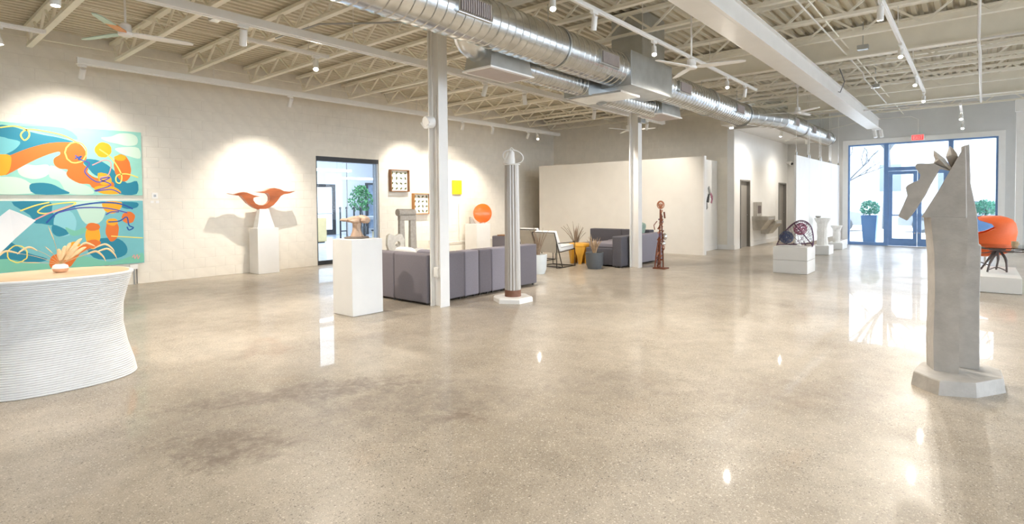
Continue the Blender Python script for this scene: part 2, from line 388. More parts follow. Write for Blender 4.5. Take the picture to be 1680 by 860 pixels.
# ceiling deck, joists, girders
ceil = struct(MB().box(XW-.2, XR+.2, YN-.2, YD+.2, 4.60, 4.68).build('ceiling', 'deck'))
x = XW-.1; PW = .9
while x < XR+.1:
    prof = []
    for i in range(6):
        a = x+i*.15; prof += [(a, CZ), (a+.062, CZ), (a+.082, CZ+.055), (a+.13, CZ+.055)]
    prof.append((x+PW-.001, CZ))
    MB().loft([[(px, YN, pz) for px, pz in prof], [(px, YD, pz) for px, pz in prof]], False, False).build('deck_panel', 'deck', ceil)
    x += PW
JB, JT = 4.07, 4.44
jm = MB(); jm.box(XW+.02, XR, -.045, .045, JT-.05, JT); jm.box(-11.8, XR, -.04, .04, JB, JB+.045)
jw = MB(); jx = -11.8; k = 0
jw.tube([(XW+.12, 0, JT-.06), (-11.8, 0, JB+.03)], .022, 4)
while jx < XR-.1:
    nx = jx+.40
    jw.tube([(jx, 0, JB+.03), (nx, 0, JT-.03)] if k % 2 == 0 else [(jx, 0, JT-.03), (nx, 0, JB+.03)], .022, 4)
    jx = nx; k += 1
j0 = jm.build('joist', 'steel_paint'); w0 = jw.build('joist_web', 'steel_paint')
ys = [1.89+1.2*k for k in range(-6, 16)]
for i, y in enumerate(ys):
    if i == 0: o, q = j0, w0
    else:
        o = bpy.data.objects.new('joist', j0.data); COL.objects.link(o); q = bpy.data.objects.new('joist_web', w0.data); COL.objects.link(q)
    o.location = (0, y, 0); o.parent = ceil; q.parent = o
for y in (5.27, 11.2, 17.2):
    m = MB(); x0 = -5.7 if y < 17 else -4.1
    m.box(x0, XR, y-.09, y+.09, 3.92, 3.945); m.box(x0, XR, y-.09, y+.09, 4.405, 4.43); m.box(x0, XR, y-.012, y+.012, 3.945, 4.405)
    m.build('girder', 'steel_paint', ceil)
# bridging rods and conduit runs under the deck, along Y
for nm, xx, zz, r, y0, y1 in (('bridging_rod', -9.0, 4.1, .012, YN, YB), ('bridging_rod', -1.7, 4.1, .012, YN, 20.9), ('conduit', -11.75, 4.22, .014, YN, YB)):
    MB().cyl((xx, y0, zz), (xx, y1, zz), r, n=6).build(nm, 'steel_paint', ceil)

# ------------------------------------------------------------ glazed opening to the next room
d3 = struct(MB().box(XW-.2, XW-.02, OY0, OY1, OZ1-.11, OZ1).build('door_3', 'dark_frame'))
m = MB(); m.box(XW-.2, XW-.02, OY0, OY0+.035, .0, OZ1-.11); m.build('jamb', 'dark_frame', d3)
MB().box(XW-.2, XW-.02, OY1-.05, OY1, 0, OZ1-.11).build('jamb', 'box_grey', d3)
MB().box(XW-.16, XW-.05, OY0+.035, OY1-.05, 0, .10).build('bottom_rail', 'dark_frame', d3)
ym = (OY0+OY1)/2
for a, b in ((OY0+.036, ym-.01), (ym+.01, OY1-.051)): MB().box(XW-.11, XW-.10, a, b, .1, OZ1-.11).build('pane', 'pane', d3)
MB().box(XW-.112, XW-.098, ym-.009, ym+.009, .1, OZ1-.11).build('pane_joint', 'box_grey', d3)
# the room beyond
FX, RY0, RY1 = -24.0, 5.5, 21.0
struct(MB().box(FX-.2, XW-.26, RY0, RY1, -.12, -.0).build('floor_far_room', 'room_floor'))
struct(MB().box(FX-.2, XW-.26, RY0, RY1, 3.9, 4.0).build('ceiling_far_room', 'room_wall'))
m = MB(); m.box(FX-.2, FX, RY0, 14.05, 0, 3.9); m.box(FX-.2, FX, 15.15, RY1, 0, 3.9); m.box(FX-.2, FX, 14.05, 15.15, 2.45, 3.9)
struct(m.build('wall_far_room', 'room_wall'))
struct(MB().box(FX, XW-.26, RY1, RY1+.2, 0, 3.9).build('wall_far_room_side', 'room_wall'))
struct(MB().box(FX, XW-.26, RY0-.2, RY0, 0, 3.9).build('wall_far_room_near', 'room_wall'))
dd = MB(); dd.box(FX-.1, FX+.02, 14.05, 14.17, 0, 2.45); dd.box(FX-.1, FX+.02, 14.98, 15.15, 0, 2.45); dd.box(FX-.1, FX+.02, 14.17, 14.98, 2.3, 2.45); dd.box(FX-.1, FX+.02, 14.17, 14.98, 0, .25)
d4 = struct(dd.build('door_4', 'dark_frame'))
MB().box(FX-.06, FX-.04, 14.17, 14.98, .25, 2.3).build('pane', 'room_pane_glow', d4)  # door pane glows by itself; no light passes through it
MB().box(FX-.02, FX+.05, 14.17, 14.98, 1.0, 1.05).build('push_bar', 'box_grey', d4)
for lx, ya, yb_, zz, lab in ((-18.0, 9.6, 12.0, 2.68, 'bright linear pendant lamp nearest the glass in the next room'), (-22.0, 13.7, 16.4, 2.62, 'bright linear pendant lamp further back in the next room')):
    t = thing('linear_lamp', lab, 'lamp', (lx, (ya+yb_)/2, zz))
    MB().box(lx-.1, lx+.1, ya, yb_, zz, zz+.08).build('diffuser', 'room_lamp', t)
    for yy in (ya+.3, yb_-.3): MB().cyl((lx, yy, zz+.08), (lx, yy, 3.9), .006, n=6).build('hanging_wire', 'box_grey', t)
t = thing('storage_cabinet', 'low cream cabinet seen through the glass doors', 'cabinet', (-19.5, 11.4, 0))
MB().box(-19.8, -19.2, 10.9, 11.72, .04, .95).build('body', 'cabinet_yellow', t, bevel=.008); MB().box(-19.2, -19.185, 10.95, 11.31, .08, .91).build('door', 'cabinet_yellow', t); MB().box(-19.2, -19.185, 11.33, 11.67, .08, .91).build('door', 'cabinet_yellow', t); MB().box(-19.75, -19.25, 10.95, 11.67, 0, .04).build('plinth', 'dark_frame', t)
t = thing('indoor_tree', 'leafy green indoor tree in the next room behind glass', 'tree', (-21.3, 14.75, 0))
MB().lathe([(.2, 0), (.26, .45), (.22, .45), (.2, .4)], (-21.3, 14.75, 0), 16).build('pot', 'pot_grey', t, True)
MB().tube([(-21.3, 14.75, .4), (-21.28, 14.8, 1.0), (-21.33, 14.75, 1.6)], [.04, .03, .02], 8).build('trunk', 'bark', t, True)
m = MB()
for i in range(420):
    a = R.random()*2*PI; rr = .62*R.random()**.5; zz = 1.2+R.random()*1.1; sc = 1-abs(zz-1.65)/1.0
    c = Vector((-21.3+rr*sc*math.cos(a), 14.75+rr*sc*math.sin(a), zz)); u = Vector((R.uniform(-1, 1), R.uniform(-1, 1), R.uniform(-1, 1))).normalized()*.09; v = u.orthogonal().normalized()*.035
    n = len(m.v); m.v += [tuple(c-u), tuple(c+v), tuple(c+u), tuple(c-v)]; m._f(n, n+1, n+2, n+3)
stuff(m.build('foliage', 'leaf_green', t))
t = thing('display_board', 'dark framed blue display board leaning in the next room', 'board', (-22.6, 16.7, 0))
MB().box(-22.65, -22.6, 16.0, 17.45, .3, 2.45).build('panel', 'screen_blue', t); 
for a, b in ((15.95, 16.05), (17.4, 17.5)): MB().box(-22.68, -22.57, a, b, 0, 2.5).build('post', 'dark_frame', t)
MB().box(-22.68, -22.57, 16.05, 17.4, 2.42, 2.5).build('top_rail', 'dark_frame', t)
t = thing('work_table', 'grey work table in the next room beside the tree', 'table', (-18.6, 13.4, 0))
MB().box(-19.0, -18.2, 12.7, 14.0, .86, .98).build('top', 'table_grey', t, bevel=.006)
for a in (-18.95, -18.3):
    for b_ in (12.75, 13.9): MB().box(a, a+.06, b_, b_+.06, 0, .86).build('leg', 'dark_frame', t)
for i, (sx_, sy_) in enumerate(((-18.1, 11.62), (-18.0, 12.15))):
    t = thing('candle_stand', ['tall dark two-post stand left of the rock flower, behind glass', 'tall dark two-post stand just behind the rock flower, behind glass'][i], 'stand', (sx_, sy_, 0), 'dark stands in the next room')
    for dy in (0, .28):
        MB().cyl((sx_, sy_+dy, 0), (sx_, sy_+dy, 1.28), .032, n=8).build('post', 'dark_frame', t); MB().sphere((sx_, sy_+dy, 1.33), .05, 8, 6).build('knob', 'dark_frame', t)
    MB().box(sx_-.02, sx_+.02, sy_, sy_+.28, .45, .49).build('crossbar', 'dark_frame', t)
for i, yy in enumerate((13.1, 13.62)):
    t = thing('low_stool', ['yellow-legged low stool under the left end of the grey work table', 'yellow-legged low stool under the right end of the grey work table'][i], 'stool', (-18.0, yy, 0))
    MB().lathe([(.15, .42), (.16, .45), (.15, .47)], (-18.0, yy, 0), 14).build('seat', 'dark_frame', t)
    for a in range(4): MB().cyl((-18.0+.13*math.cos(a*PI/2+.4), yy+.13*math.sin(a*PI/2+.4), 0), (-18.0+.1*math.cos(a*PI/2+.4), yy+.1*math.sin(a*PI/2+.4), .42), .018, n=6).build('leg', 'cabinet_yellow', t)
lb = bpy.data.lights.new('far_room_light', 'AREA'); lb.energy = 620; lb.color = (.86, .94, 1); lb.shape = 'RECTANGLE'; lb.size = 6; lb.size_y = 8
lo = bpy.data.objects.new('far_room_light', lb); COL.objects.link(lo); lo.location = (-18.5, 12.5, 3.85)

# ------------------------------------------------------------ front glazing
win = struct(MB().box(-3.33, .67, YWIN-.03, YWIN+.12, 3.25, 3.4).build('window_1', 'white_paint'))
MB().box(-3.33, -3.18, YWIN-.03, YWIN+.12, 0, 3.25).build('casing', 'white_paint', win); MB().box(.52, .67, YWIN-.03, YWIN+.12, 0, 3.25).build('casing', 'white_paint', win)
def fr(nm, x0, x1, z0, z1, p, y0=YWIN, y1=YWIN+.08, mt='flare_blue_frame'): return MB().box(x0, x1, y0, y1, z0, z1).build(nm, mt, p)
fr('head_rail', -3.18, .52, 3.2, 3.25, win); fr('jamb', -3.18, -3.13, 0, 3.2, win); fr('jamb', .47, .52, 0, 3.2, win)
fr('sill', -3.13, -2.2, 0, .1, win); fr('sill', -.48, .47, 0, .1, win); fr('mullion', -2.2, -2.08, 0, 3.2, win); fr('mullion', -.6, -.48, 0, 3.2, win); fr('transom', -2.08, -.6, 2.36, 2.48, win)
for x0, x1, z0, z1 in ((-3.13, -2.2, .1, 3.2), (-.48, .47, .1, 3.2), (-2.08, -.6, 2.48, 3.2)): fr('pane', x0, x1, z0, z1, win, YWIN+.035, YWIN+.045, 'pane')
for i, (x0, x1) in enumerate(((-2.075, -1.345), (-1.335, -.605))):
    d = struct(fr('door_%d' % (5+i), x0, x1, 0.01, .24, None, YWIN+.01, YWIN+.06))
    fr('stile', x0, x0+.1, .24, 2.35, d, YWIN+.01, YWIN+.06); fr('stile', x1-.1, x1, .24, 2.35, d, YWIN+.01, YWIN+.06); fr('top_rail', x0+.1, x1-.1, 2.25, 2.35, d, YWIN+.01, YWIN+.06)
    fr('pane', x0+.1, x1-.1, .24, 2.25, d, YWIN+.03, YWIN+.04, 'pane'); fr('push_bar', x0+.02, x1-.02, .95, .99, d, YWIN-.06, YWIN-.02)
    for xx in (x0+.05, x1-.05): fr('bar_bracket', xx-.015, xx+.015, .955, .985, d, YWIN-.02, YWIN+.01)
    kx = x1-.05 if i == 0 else x0+.05
    MB().cyl((kx, YWIN+.01, .42), (kx, YWIN-.005, .42), .02, n=10).build('lock_cylinder', 'chrome', d)
t = thing('exit_sign', 'red lit EXIT sign above the front doors', 'sign', (-1.33, 20.93, 3.25))
MB().box(-1.50, -1.18, 20.9, 20.965, 3.26, 3.44).build('housing', 'white_paint', t, bevel=.008)
MB().box(-1.485, -1.195, 20.895, 20.9, 3.275, 3.425).build('face', 'exit_red', t)
m = MB(); zb, zt, yf = 3.30, 3.40, (20.890, 20.896)
def seg(x0, x1, z0, z1): m.box(x0, x1, yf[0], yf[1], z0, z1)
seg(-1.455, -1.442, zb, zt); [seg(-1.442, -1.40, z, z+.014) for z in (zb, zb+.043, zt-.014)]
for a, b in (((-1.385, zb), (-1.33, zt)), ((-1.33, zb), (-1.385, zt))): m.hexa([(a[0]-.007, yf[0], a[1]), (a[0]+.007, yf[0], a[1]), (b[0]+.007, yf[0], b[1]), (b[0]-.007, yf[0], b[1])], [(a[0]-.007, yf[1], a[1]), (a[0]+.007, yf[1], a[1]), (b[0]+.007, yf[1], b[1]), (b[0]-.007, yf[1], b[1])])
seg(-1.308, -1.294, zb, zt); seg(-1.275, -1.22, zt-.014, zt); seg(-1.254, -1.241, zb, zt-.014)
m.build('lettering', 'white_paint', t)
for xx in (-1.54, -1.14): MB().cyl((xx, 20.93, 3.35), (xx, 20.89, 3.35), .025, n=10).build('lamp_head', 'white_paint', t); MB().box(min(xx, -1.33)+.02 if xx < -1.3 else -1.18, -1.5 if xx < -1.3 else xx, 20.925, 20.935, 3.345, 3.355).build('bracket', 'white_paint', t)
# white post and junction box at the right edge of the entry
t = thing('wall_post', 'white boxed post beside the right end of the front glazing', 'post', (.93, 19.9, 0)); MB().box(.84, .99, 19.8, 20.0, 0, 4.05).build('shaft', 'white_paint', t, bevel=.005); MB().box(.82, 1.01, 19.78, 20.02, 0, .02).build('foot_plate', 'white_paint', t)
o = MB().box(.80, .98, 19.4, 19.6, 3.72, 4.02).build('junction_box', 'white_paint', bevel=.01); tag(o, 'white junction box hanging high beside the front glazing', 'box')

# ------------------------------------------------------------ outside
struct(MB().box(-60, 70, YWIN+.2, 90, -.3, -.03).build('ground_street', 'street')); struct(MB().box(XR+.2, 70, -60, YWIN+.2, -.3, -.03).build('ground_side', 'street'))
for i, (px_, lab) in enumerate(((-2.73, 'blue-grey tapered planter outside the left front pane'), (.28, 'blue-grey tapered planter outside the right front pane'))):
    t = thing('tapered_planter', lab, 'planter', (px_, 22.3, -.03), 'planters outside the front doors')
    m = MB(); q = lambda r, z: [(px_-r, 22.3-r, z), (px_+r, 22.3-r, z), (px_+r, 22.3+r, z), (px_-r, 22.3+r, z)]
    m.loft([q(.17, -.03), q(.23, .93), q(.2, .93), q(.19, .85)]); m.build('pot', 'planter_blue', t)
    m = MB()
    for k in range(420):
        a = R.random()*2*PI; ph = math.acos(R.uniform(-.8, 1)); rr = .29*R.uniform(.7, 1.05); c = Vector((px_+rr*math.sin(ph)*math.cos(a), 22.3+rr*math.sin(ph)*math.sin(a), 1.17+rr*.9*math.cos(ph)))
        u = Vector((R.uniform(-1, 1), R.uniform(-1, 1), R.uniform(-.3, 1))).normalized()*.055; v = u.orthogonal().normalized()*.024; n = len(m.v)
        m.v += [tuple(c-u), tuple(c+v), tuple(c+u), tuple(c-v)]; m._f(n, n+1, n+2, n+3)
    stuff(m.build('shrub', 'shrub', t)); MB().cyl((px_, 22.3, .85), (px_, 22.3, 1.15), .025, n=6).build('stem', 'bark', t)
def car(cx, cy, col, label, L=4.5):
    t = thing('parked_car', label, 'car', (cx, cy, -.03), 'cars parked across the street')
    prof = [(-.5, .28), (-.5, .62), (-.46, .78), (-.26, .90), (-.14, 1.32), (.0, 1.42), (.2, 1.40), (.36, .95), (.48, .85), (.5, .6), (.5, .28)]
    m = MB(); P = [(cx+a*L, z) for a, z in prof]
    m.loft([[(x_, cy-.86, z) for x_, z in P], [(x_, cy-.7, z*1.0) for x_, z in P], [(x_, cy+.7, z) for x_, z in P], [(x_, cy+.86, z) for x_, z in P]]); m.build('body', col, t, bevel=.04)
    gw = [(cx-.225*L, .95), (cx-.125*L, 1.28), (cx+.0*L, 1.34), (cx+.0*L, .95)]; g2 = [(cx+.02*L, .95), (cx+.02*L, 1.34), (cx+.19*L, 1.32), (cx+.315*L, .96)]
    for g in (gw, g2): MB().prism(g, 'Y', cy-.875, cy-.862).build('side_window', 'car_glass', t)
    for wx in (cx-.31*L, cx+.31*L):
        wo = MB().cyl((wx, cy-.9, .31), (wx, cy-.68, .31), .33, n=20).build('wheel', 'tyre', t); m = MB().cyl((wx, cy-.915, .31), (wx, cy-.9, .31), .22, n=16)
        m.build('hubcap', 'car_white', wo)
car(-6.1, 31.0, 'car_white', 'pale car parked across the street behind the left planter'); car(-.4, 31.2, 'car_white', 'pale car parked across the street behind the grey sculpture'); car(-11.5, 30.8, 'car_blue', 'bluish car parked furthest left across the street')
def tree(x, y, h, label, seed):
    rr = random.Random(seed); t = thing('bare_tree', label, 'tree', (x, y, -.03), 'bare street trees')
    MB().tube([(x, y, -.03), (x+.05, y, h*.25), (x, y, h*.45)], [h*.022, h*.018, h*.015], 8).build('trunk', 'bark', t, True)
    m = MB()
    def br(p, d, l, r, k):
        q = p+d*l; mid = p+d*l*.5+Vector((rr.uniform(-1, 1), rr.uniform(-1, 1), rr.uniform(-.5, 1)))*l*.08
        m.tube([p, mid, q], [r, r*.8, r*.6], 5)
        if k > 0:
            for _ in range(3):
                dd_ = (d+Vector((rr.uniform(-1, 1), rr.uniform(-1, 1), rr.uniform(-.2, .7)))*.75).normalized(); br(q if _ else mid, dd_, l*rr.uniform(.6, .8), r*.6, k-1)
    for a in range(4): br(Vector((x, y, h*(.42+.01*a))), Vector((math.cos(a*1.7+seed), math.sin(a*1.7+seed), 1.1)).normalized(), h*.22, h*.011, 3)
    m.build('branches', 'bark', t)
tree(-4.3, 26.0, 4.2, 'small bare tree directly behind the left planter', 3); tree(-3.4, 33.5, 9.0, 'tall bare tree beyond the parked cars, left of the sculpture', 5); tree(2.2, 42.5, 10.0, 'tall bare tree beyond the parked cars, right above the doors', 9)
t = thing('street_building', 'pale building across the street seen through the front glazing', 'building', (-8, 60, -.03))
MB().box(-40, 24, 60, 70, -.03, 7).build('wall', 'facade', t); MB().box(-40.3, 24.3, 59.7, 70.3, 7, 7.4).build('cornice', 'facade', t)
for k in range(14): MB().box(-36+k*4.2, -34.4+k*4.2, 59.95, 60, 2.2, 4.6).build('window', 'facade_win', t)

# ------------------------------------------------------------ corridor doors and fixtures
for i, (a, b) in enumerate((D1, D2)):
    d = struct(MB().box(XD-.12, XD-.075, a+.05, b-.05, .008, DH-.05).build('door_%d' % (1+i), 'door_grey'))
    for y0, y1 in ((a, a+.05), (b-.05, b)): MB().box(XD-.13, XD+.02, y0, y1, 0, DH).build('jamb', 'jamb_grey', d)
    MB().box(XD-.13, XD+.02, a+.05, b-.05, DH-.05, DH).build('door_head', 'jamb_grey', d)
    hy = b-.13
    h = MB().cyl((XD-.075, hy, 1.02), (XD-.02, hy, 1.02), .014, n=8).build('handle', 'chrome', d); MB().box(XD-.03, XD-.015, hy-.1, hy+.015, 1.01, 1.03).build('lever', 'chrome', h)
    o = MB().box(XD, XD+.012, b+.12, b+.24, 1.22, 1.48).build('door_placard', 'white_paint', bevel=.004) if i == 0 else MB().box(XD, XD+.012, a-.32, a-.2, 1.22, 1.48).build('door_placard', 'white_paint', bevel=.004)
    tag(o, ['small white placard right of the nearer grey door', 'small white placard left of the further grey door'][i], 'placard')
t = thing('drinking_fountain', 'two-level steel drinking fountain between the grey doors', 'fountain', (XD+.25, 19.6, .3))
def basin(y0, y1, zt, nm):
    x0, x1 = XD+.005, XD+.48
    b = MB().loft([[(x0, y0+.1, zt-.45), (x0+.22, y0+.1, zt-.45), (x0+.22, y1-.1, zt-.45), (x0, y1-.1, zt-.45)], [(x0, y0, zt-.12), (x1, y0, zt-.12), (x1, y1, zt-.12), (x0, y1, zt-.12)], [(x0, y0, zt), (x1, y0, zt), (x1, y1, zt), (x0, y1, zt)]]).build(nm, 'steel', t)
    MB().tube([(x0+.12, y0+.15, zt), (x0+.12, y0+.15, zt+.05), (x0+.2, y0+.15, zt+.07)], .012, 8).build('spout', 'chrome', b); MB().box(x1, x1+.012, y0+.12, y1-.12, zt-.1, zt-.04).build('push_plate', 'chrome', b)
basin(18.62, 19.5, .96, 'basin'); basin(19.52, 20.3, .80, 'basin')
MB().box(XD+.005, XD+.12, 18.75, 19.3, .965, 1.42).build('bottle_filler', 'steel', t, bevel=.01); MB().box(XD+.121, XD+.124, 18.85, 19.2, 1.05, 1.3).build('filler_recess', 'grille_dark', t)
t = thing('security_camera', 'white dome camera high on the corridor corner', 'camera', (XD+.08, 22.9, 2.85)); MB().cyl((XD, 22.9, 2.9), (XD+.1, 22.9, 2.9), .05, n=12).build('mount', 'white_paint', t); MB().sphere((XD+.16, 22.88, 2.87), .085, 12, 8).build('dome', 'white_paint', t, True); MB().sphere((XD+.2, 22.84, 2.85), .05, 10, 6).build('lens', 'dark_frame', t, True)
# artwork on the partition return
t = thing('wall_relief', 'small black and pink wall relief on the partition return', 'artwork', (-5.99, 16.3, 1.2))
for k, (y, z, a, s_, mt) in enumerate(((16.2, 1.78, .5, .12, 'box_grey'), (16.12, 1.55, -.4, .15, 'dark_frame'), (16.02, 1.33, .2, .10, 'box_grey'), (16.38, 1.62, .8, .13, 'wire_pink'), (16.42, 1.48, -.6, .10, 'wire_pink'), (16.2, 1.6, 1.2, .14, 'paper'))):
    c, s2 = math.cos(a), math.sin(a); q = [(y+u*c-v*s2, z+u*s2+v*c) for u, v in ((-s_*.4, -s_), (s_*.5, -s_*.7), (s_*.3, s_), (-s_*.3, s_*.8))]
    MB().prism(q, 'X', -6.0, -5.97-.004*k).build('shard', mt, t)

# ------------------------------------------------------------ columns
def hcol(x0, x1, y0, y1, label):
    t = thing('steel_column', label, 'column', ((x0+x1)/2, (y0+y1)/2, 0))
    m = MB(); m.box(x0, x0+.02, y0, y1, 0, 4.06); m.box(x1-.02, x1, y0, y1, 0, 4.06); ym = (y0+y1)/2; m.box(x0+.02, x1-.02, ym-.01, ym+.01, 0, 4.06); m.build('h_section', 'col_paint', t)
    MB().box(x0-.03, x1+.03, y0-.03, y1+.03, 4.06, 4.09).build('cap_plate', 'col_paint', t)
    return t
c1 = hcol(-5.96, -5.74, 5.27, 5.44, 'white steel H column beside the near grey sofa corner'); c2 = hcol(-5.9, -5.68, 11.12, 11.29, 'white steel H column beside the far grey sofa')
t = thing('outlet_box', 'white outlet box in the web of the near column', 'outlet', (-5.85, 5.30, .42)); MB().box(-5.90, -5.80, 5.28, 5.34, .42, .56).build('box', 'white_paint', t, bevel=.006); MB().box(-5.885, -5.815, 5.272, 5.28, .44, .54).build('cover', 'white_paint', t); MB().cyl((-5.85, 5.32, .56), (-5.85, 5.32, 3.0), .011, n=8).build('conduit', 'col_paint', t)
t = thing('round_speaker', 'round white speaker bracketed high on the near column', 'speaker', (-5.85, 5.2, 2.55)); MB().cyl((-5.86, 5.262, 2.62), (-5.88, 5.15, 2.6), .085, n=18).build('body', 'white_paint', t, True); MB().tube([(-5.97, 5.2, 2.64), (-5.96, 5.14, 2.6), (-5.88, 5.13, 2.52), (-5.79, 5.15, 2.6)], .008, 6).build('bracket', 'white_paint', t); MB().tube([(-5.85, 5.255, 2.7), (-5.84, 5.25, 3.1), (-5.86, 5.25, 3.5), (-5.85, 5.25, 4.0)], .006, 6).build('cable', 'white_paint', t)
t = thing('emergency_light', 'grey twin emergency light on the right side of the far column', 'light', (-5.6, 11.2, 3.2)); MB().box(-5.68, -5.6, 11.1, 11.32, 3.2, 3.42).build('housing', 'box_grey', t, bevel=.01)
for dy in (-.02, .16): MB().lathe([(.03, 0), (.06, .05), (.055, .07)], (-5.56, 11.14+dy, 3.28), 12).build('lamp_head', 'white_paint', t, True)

# ------------------------------------------------------------ overhead: beam, tracks, lamps
t = thing('ceiling_beam', 'long white box beam hanging from the roof toward the front windows', 'beam', (-2.4, 6, 3.6))
MB().box(-2.54, -2.24, YN+.02, 20.0, 3.62, 3.90).build('box_section', 'beam_paint', t, bevel=.012); MB().box(-2.24, -2.20, YN+.02, 20.0, 3.62, 3.635).build('lower_flange', 'beam_paint', t); MB().box(-2.24, -2.20, YN+.02, 20.0, 3.885, 3.90).build('upper_flange', 'beam_paint', t)
for y in (-3, 1, 5, 9, 13, 17): MB().box(-2.41, -2.37, y-.02, y+.02, 3.90, 4.07).build('hanger', 'steel_paint', t)
def track(x, z, y0, y1, w_, h_, label, mt='track_white', hang=4.07):
    t = thing('light_track', label, 'track', (x, (y0+y1)/2, z)); y = y0
    MB().box(x-w_/2, x+w_/2, y0, y1, z, z+h_).build('raceway', mt, t, bevel=.004)
    MB().box(x-.016, x+.016, y0+.02, y1-.02, z-.012, z).build('channel', 'track_white', t)
    for e in (y0, y1): MB().box(x-w_/2-.004, x+w_/2+.004, e-.006, e+.006, z-.004, z+h_+.004).build('end_cap', mt, t)
    for q in ys[::2]:
        if y0+.05 < q < y1: MB().cyl((x, q, z+h_), (x, q, hang+.01), .005, n=6).build('hanger_rod', 'conduit', t)
    return t
track(-10.7, 3.70, 2.28, 15.25, .10, .09, 'white light track nearest the left block wall')
track(-6.3, 3.50, -4, 13.75, .10, .09, 'long white light track behind the two columns')
track(-7.42, 3.66, 3.4, 4.6, .05, .04, 'short light track holding the bright lamp left of the near column')
track(-3.35, 3.66, 1.0, 11.6, .045, .035, 'thin light track beside the round duct')
track(-.81, 3.66, 2.0, 14.2, .05, .045, 'thin bright light track above the grey sculpture')
track(-.27, 3.68, 16.8, 20.8, .05, .04, 'short light track near the exit sign')
track(-5.0, 3.66, .3, 1.9, .05, .04, 'short light track above the front of the white table')
track(-9.0, 3.66, -4.0, 1.6, .05, .04, 'short light track over the painting end of the room')
# lamp prototype pieces (local, can points along -Z)
pa = MB().box(-.02, .02, -.055, .055, -.03, 0).build('adapter', 'track_white'); ps = MB().cyl((0, 0, -.03), (0, 0, -.10), .010, n=8).build('stem', 'track_white')
pc = MB().lathe([(.046, .11), (.05, .10), (.05, -.12), (.044, -.12), (.044, -.095)], (0, 0, 0), 20).build('can', 'track_white', smooth=True)
pl1 = MB().lathe([(.0005, -.0965), (.0445, -.0965), (.0445, -.0945), (.0005, -.0945)], (0, 0, 0), 16).build('lens', 'lens_on'); pl0 = MB().lathe([(.0005, -.0965), (.0445, -.0965), (.0445, -.0945), (.0005, -.0945)], (0, 0, 0), 16).build('lens', 'lens_off')
def lamp(x, y, z, target, label, power=0, angle=60, lit=True, blend=.6, color=WARM, size=.03, sc=.8, group='track light heads'):
    t = thing('track_light', label, 'lamp', (x, y, z), group)
    link_copy(pa, t); link_copy(ps, t); c = link_copy(pc, t); c.location = (0, 0, -.13); c.scale = (sc, sc, sc)
    d = Vector(target)-Vector((x, y, z-.13)); c.rotation_mode = 'QUATERNION'; c.rotation_quaternion = d.to_track_quat('-Z', 'Y')
    l = link_copy(pl1 if lit else pl0, c)
    if power:
        sl = bpy.data.lights.new('spot', 'SPOT'); sl.energy = power*10; sl.spot_size = math.radians(angle); sl.spot_blend = blend; sl.color = color; sl.shadow_soft_size = size
        so = bpy.data.objects.new('spot', sl); COL.objects.link(so); so.parent = c; so.location = (0, 0, -.13)
    return t
LZ = 3.688
A, G_ = ACC, GEN
lamp(-10.7, 2.34, LZ, (-12.1, 2.4, 2.3), 'white track lamp at the near end of the wall track, over the painting', A*1.0, 95, blend=1)
lamp(-10.7, 5.76, LZ, (-11.9, 5.65, 1.5), 'white track lamp over the copper-brown wing sculpture', A*1.9, 85, size=.02, blend=1)
lamp(-10.7, 9.6, LZ, (-12.1, 9.9, 1.7), 'white track lamp aimed at the two oak box frames', A*1.3, 90, blend=1)
lamp(-10.7, 10.7, LZ, (-12.1, 11.4, 1.6), 'white track lamp between the box frames and the yellow panel', A*.8, 95, blend=1)
lamp(-10.7, 11.92, LZ, (-11.6, 12.0, .6), 'lit wall track lamp left of the fluted pillar top', A*1.3, 100)
lamp(-10.7, 13.57, LZ, (-11.9, 13.6, 1.0), 'white unlit track lamp between the two lit ones on the wall track', 0, lit=False)
lamp(-10.7, 14.07, LZ, (-8.6, 11.6, 0), 'lit lamp near the far end of the wall track', G_*.7, 110)
lamp(-7.42, 4.4, 3.648, (-5.2, 3.1, 0), 'brightest flood lamp hanging left of the near column', G_*1.1, 125)
for y, tx, ty, p, an, lab in ((-1.5, -5, -.5, .5, 125, 'unseen fill lamp added on the long track behind the camera'), (1.2, -6.0, 1.1, .25, 62, 'white lamp on the long track above the ribbed white table'), (2.85, -8.2, 3.4, 1.2, 125, 'white lamp on the long track right of the painted ceiling fan'), (6.83, -8.3, 7.4, 1, 120, 'white lamp on the long track just right of the near column'), (7.9, -7.0, 9.4, .9, 120, 'white lamp on the long track below the duct box'), (10.3, -7.6, 11.6, 1, 120, 'white lamp on the long track above the lounge chairs'), (12.8, -7.5, 14.6, .8, 110, 'white lamp on the long track facing the cream partition')):  # the head behind the camera is added, unseen, as fill light
    lamp(-6.3, y, 3.488, (tx, ty, 0 if ty < 14 else 1.3), lab, G_*p, an)
for y, tx, ty, p, lab in ((2.2, -2.5, 1.6, .4, 'lit lamp at the near end of the thin duct-side track'), (4.68, -2.0, 2.9, .6, 'bright lamp above the round duct at the top edge'), (5.49, -4.2, 6.2, .0, 'white unlit can tilted beside the round duct'), (7.03, -2.2, 4.8, 1, 'lit lamp in front of the square duct riser'), (9.92, -2.4, 7.6, 1, 'lit lamp right of the white ceiling fan'), (10.9, -4.2, 11.8, 0, 'white unlit can at the far end of the thin duct-side track')):
    lamp(-3.35, y, 3.648, (tx, ty, 0), lab, G_*p, 125, lit=p > 0, sc=.68)
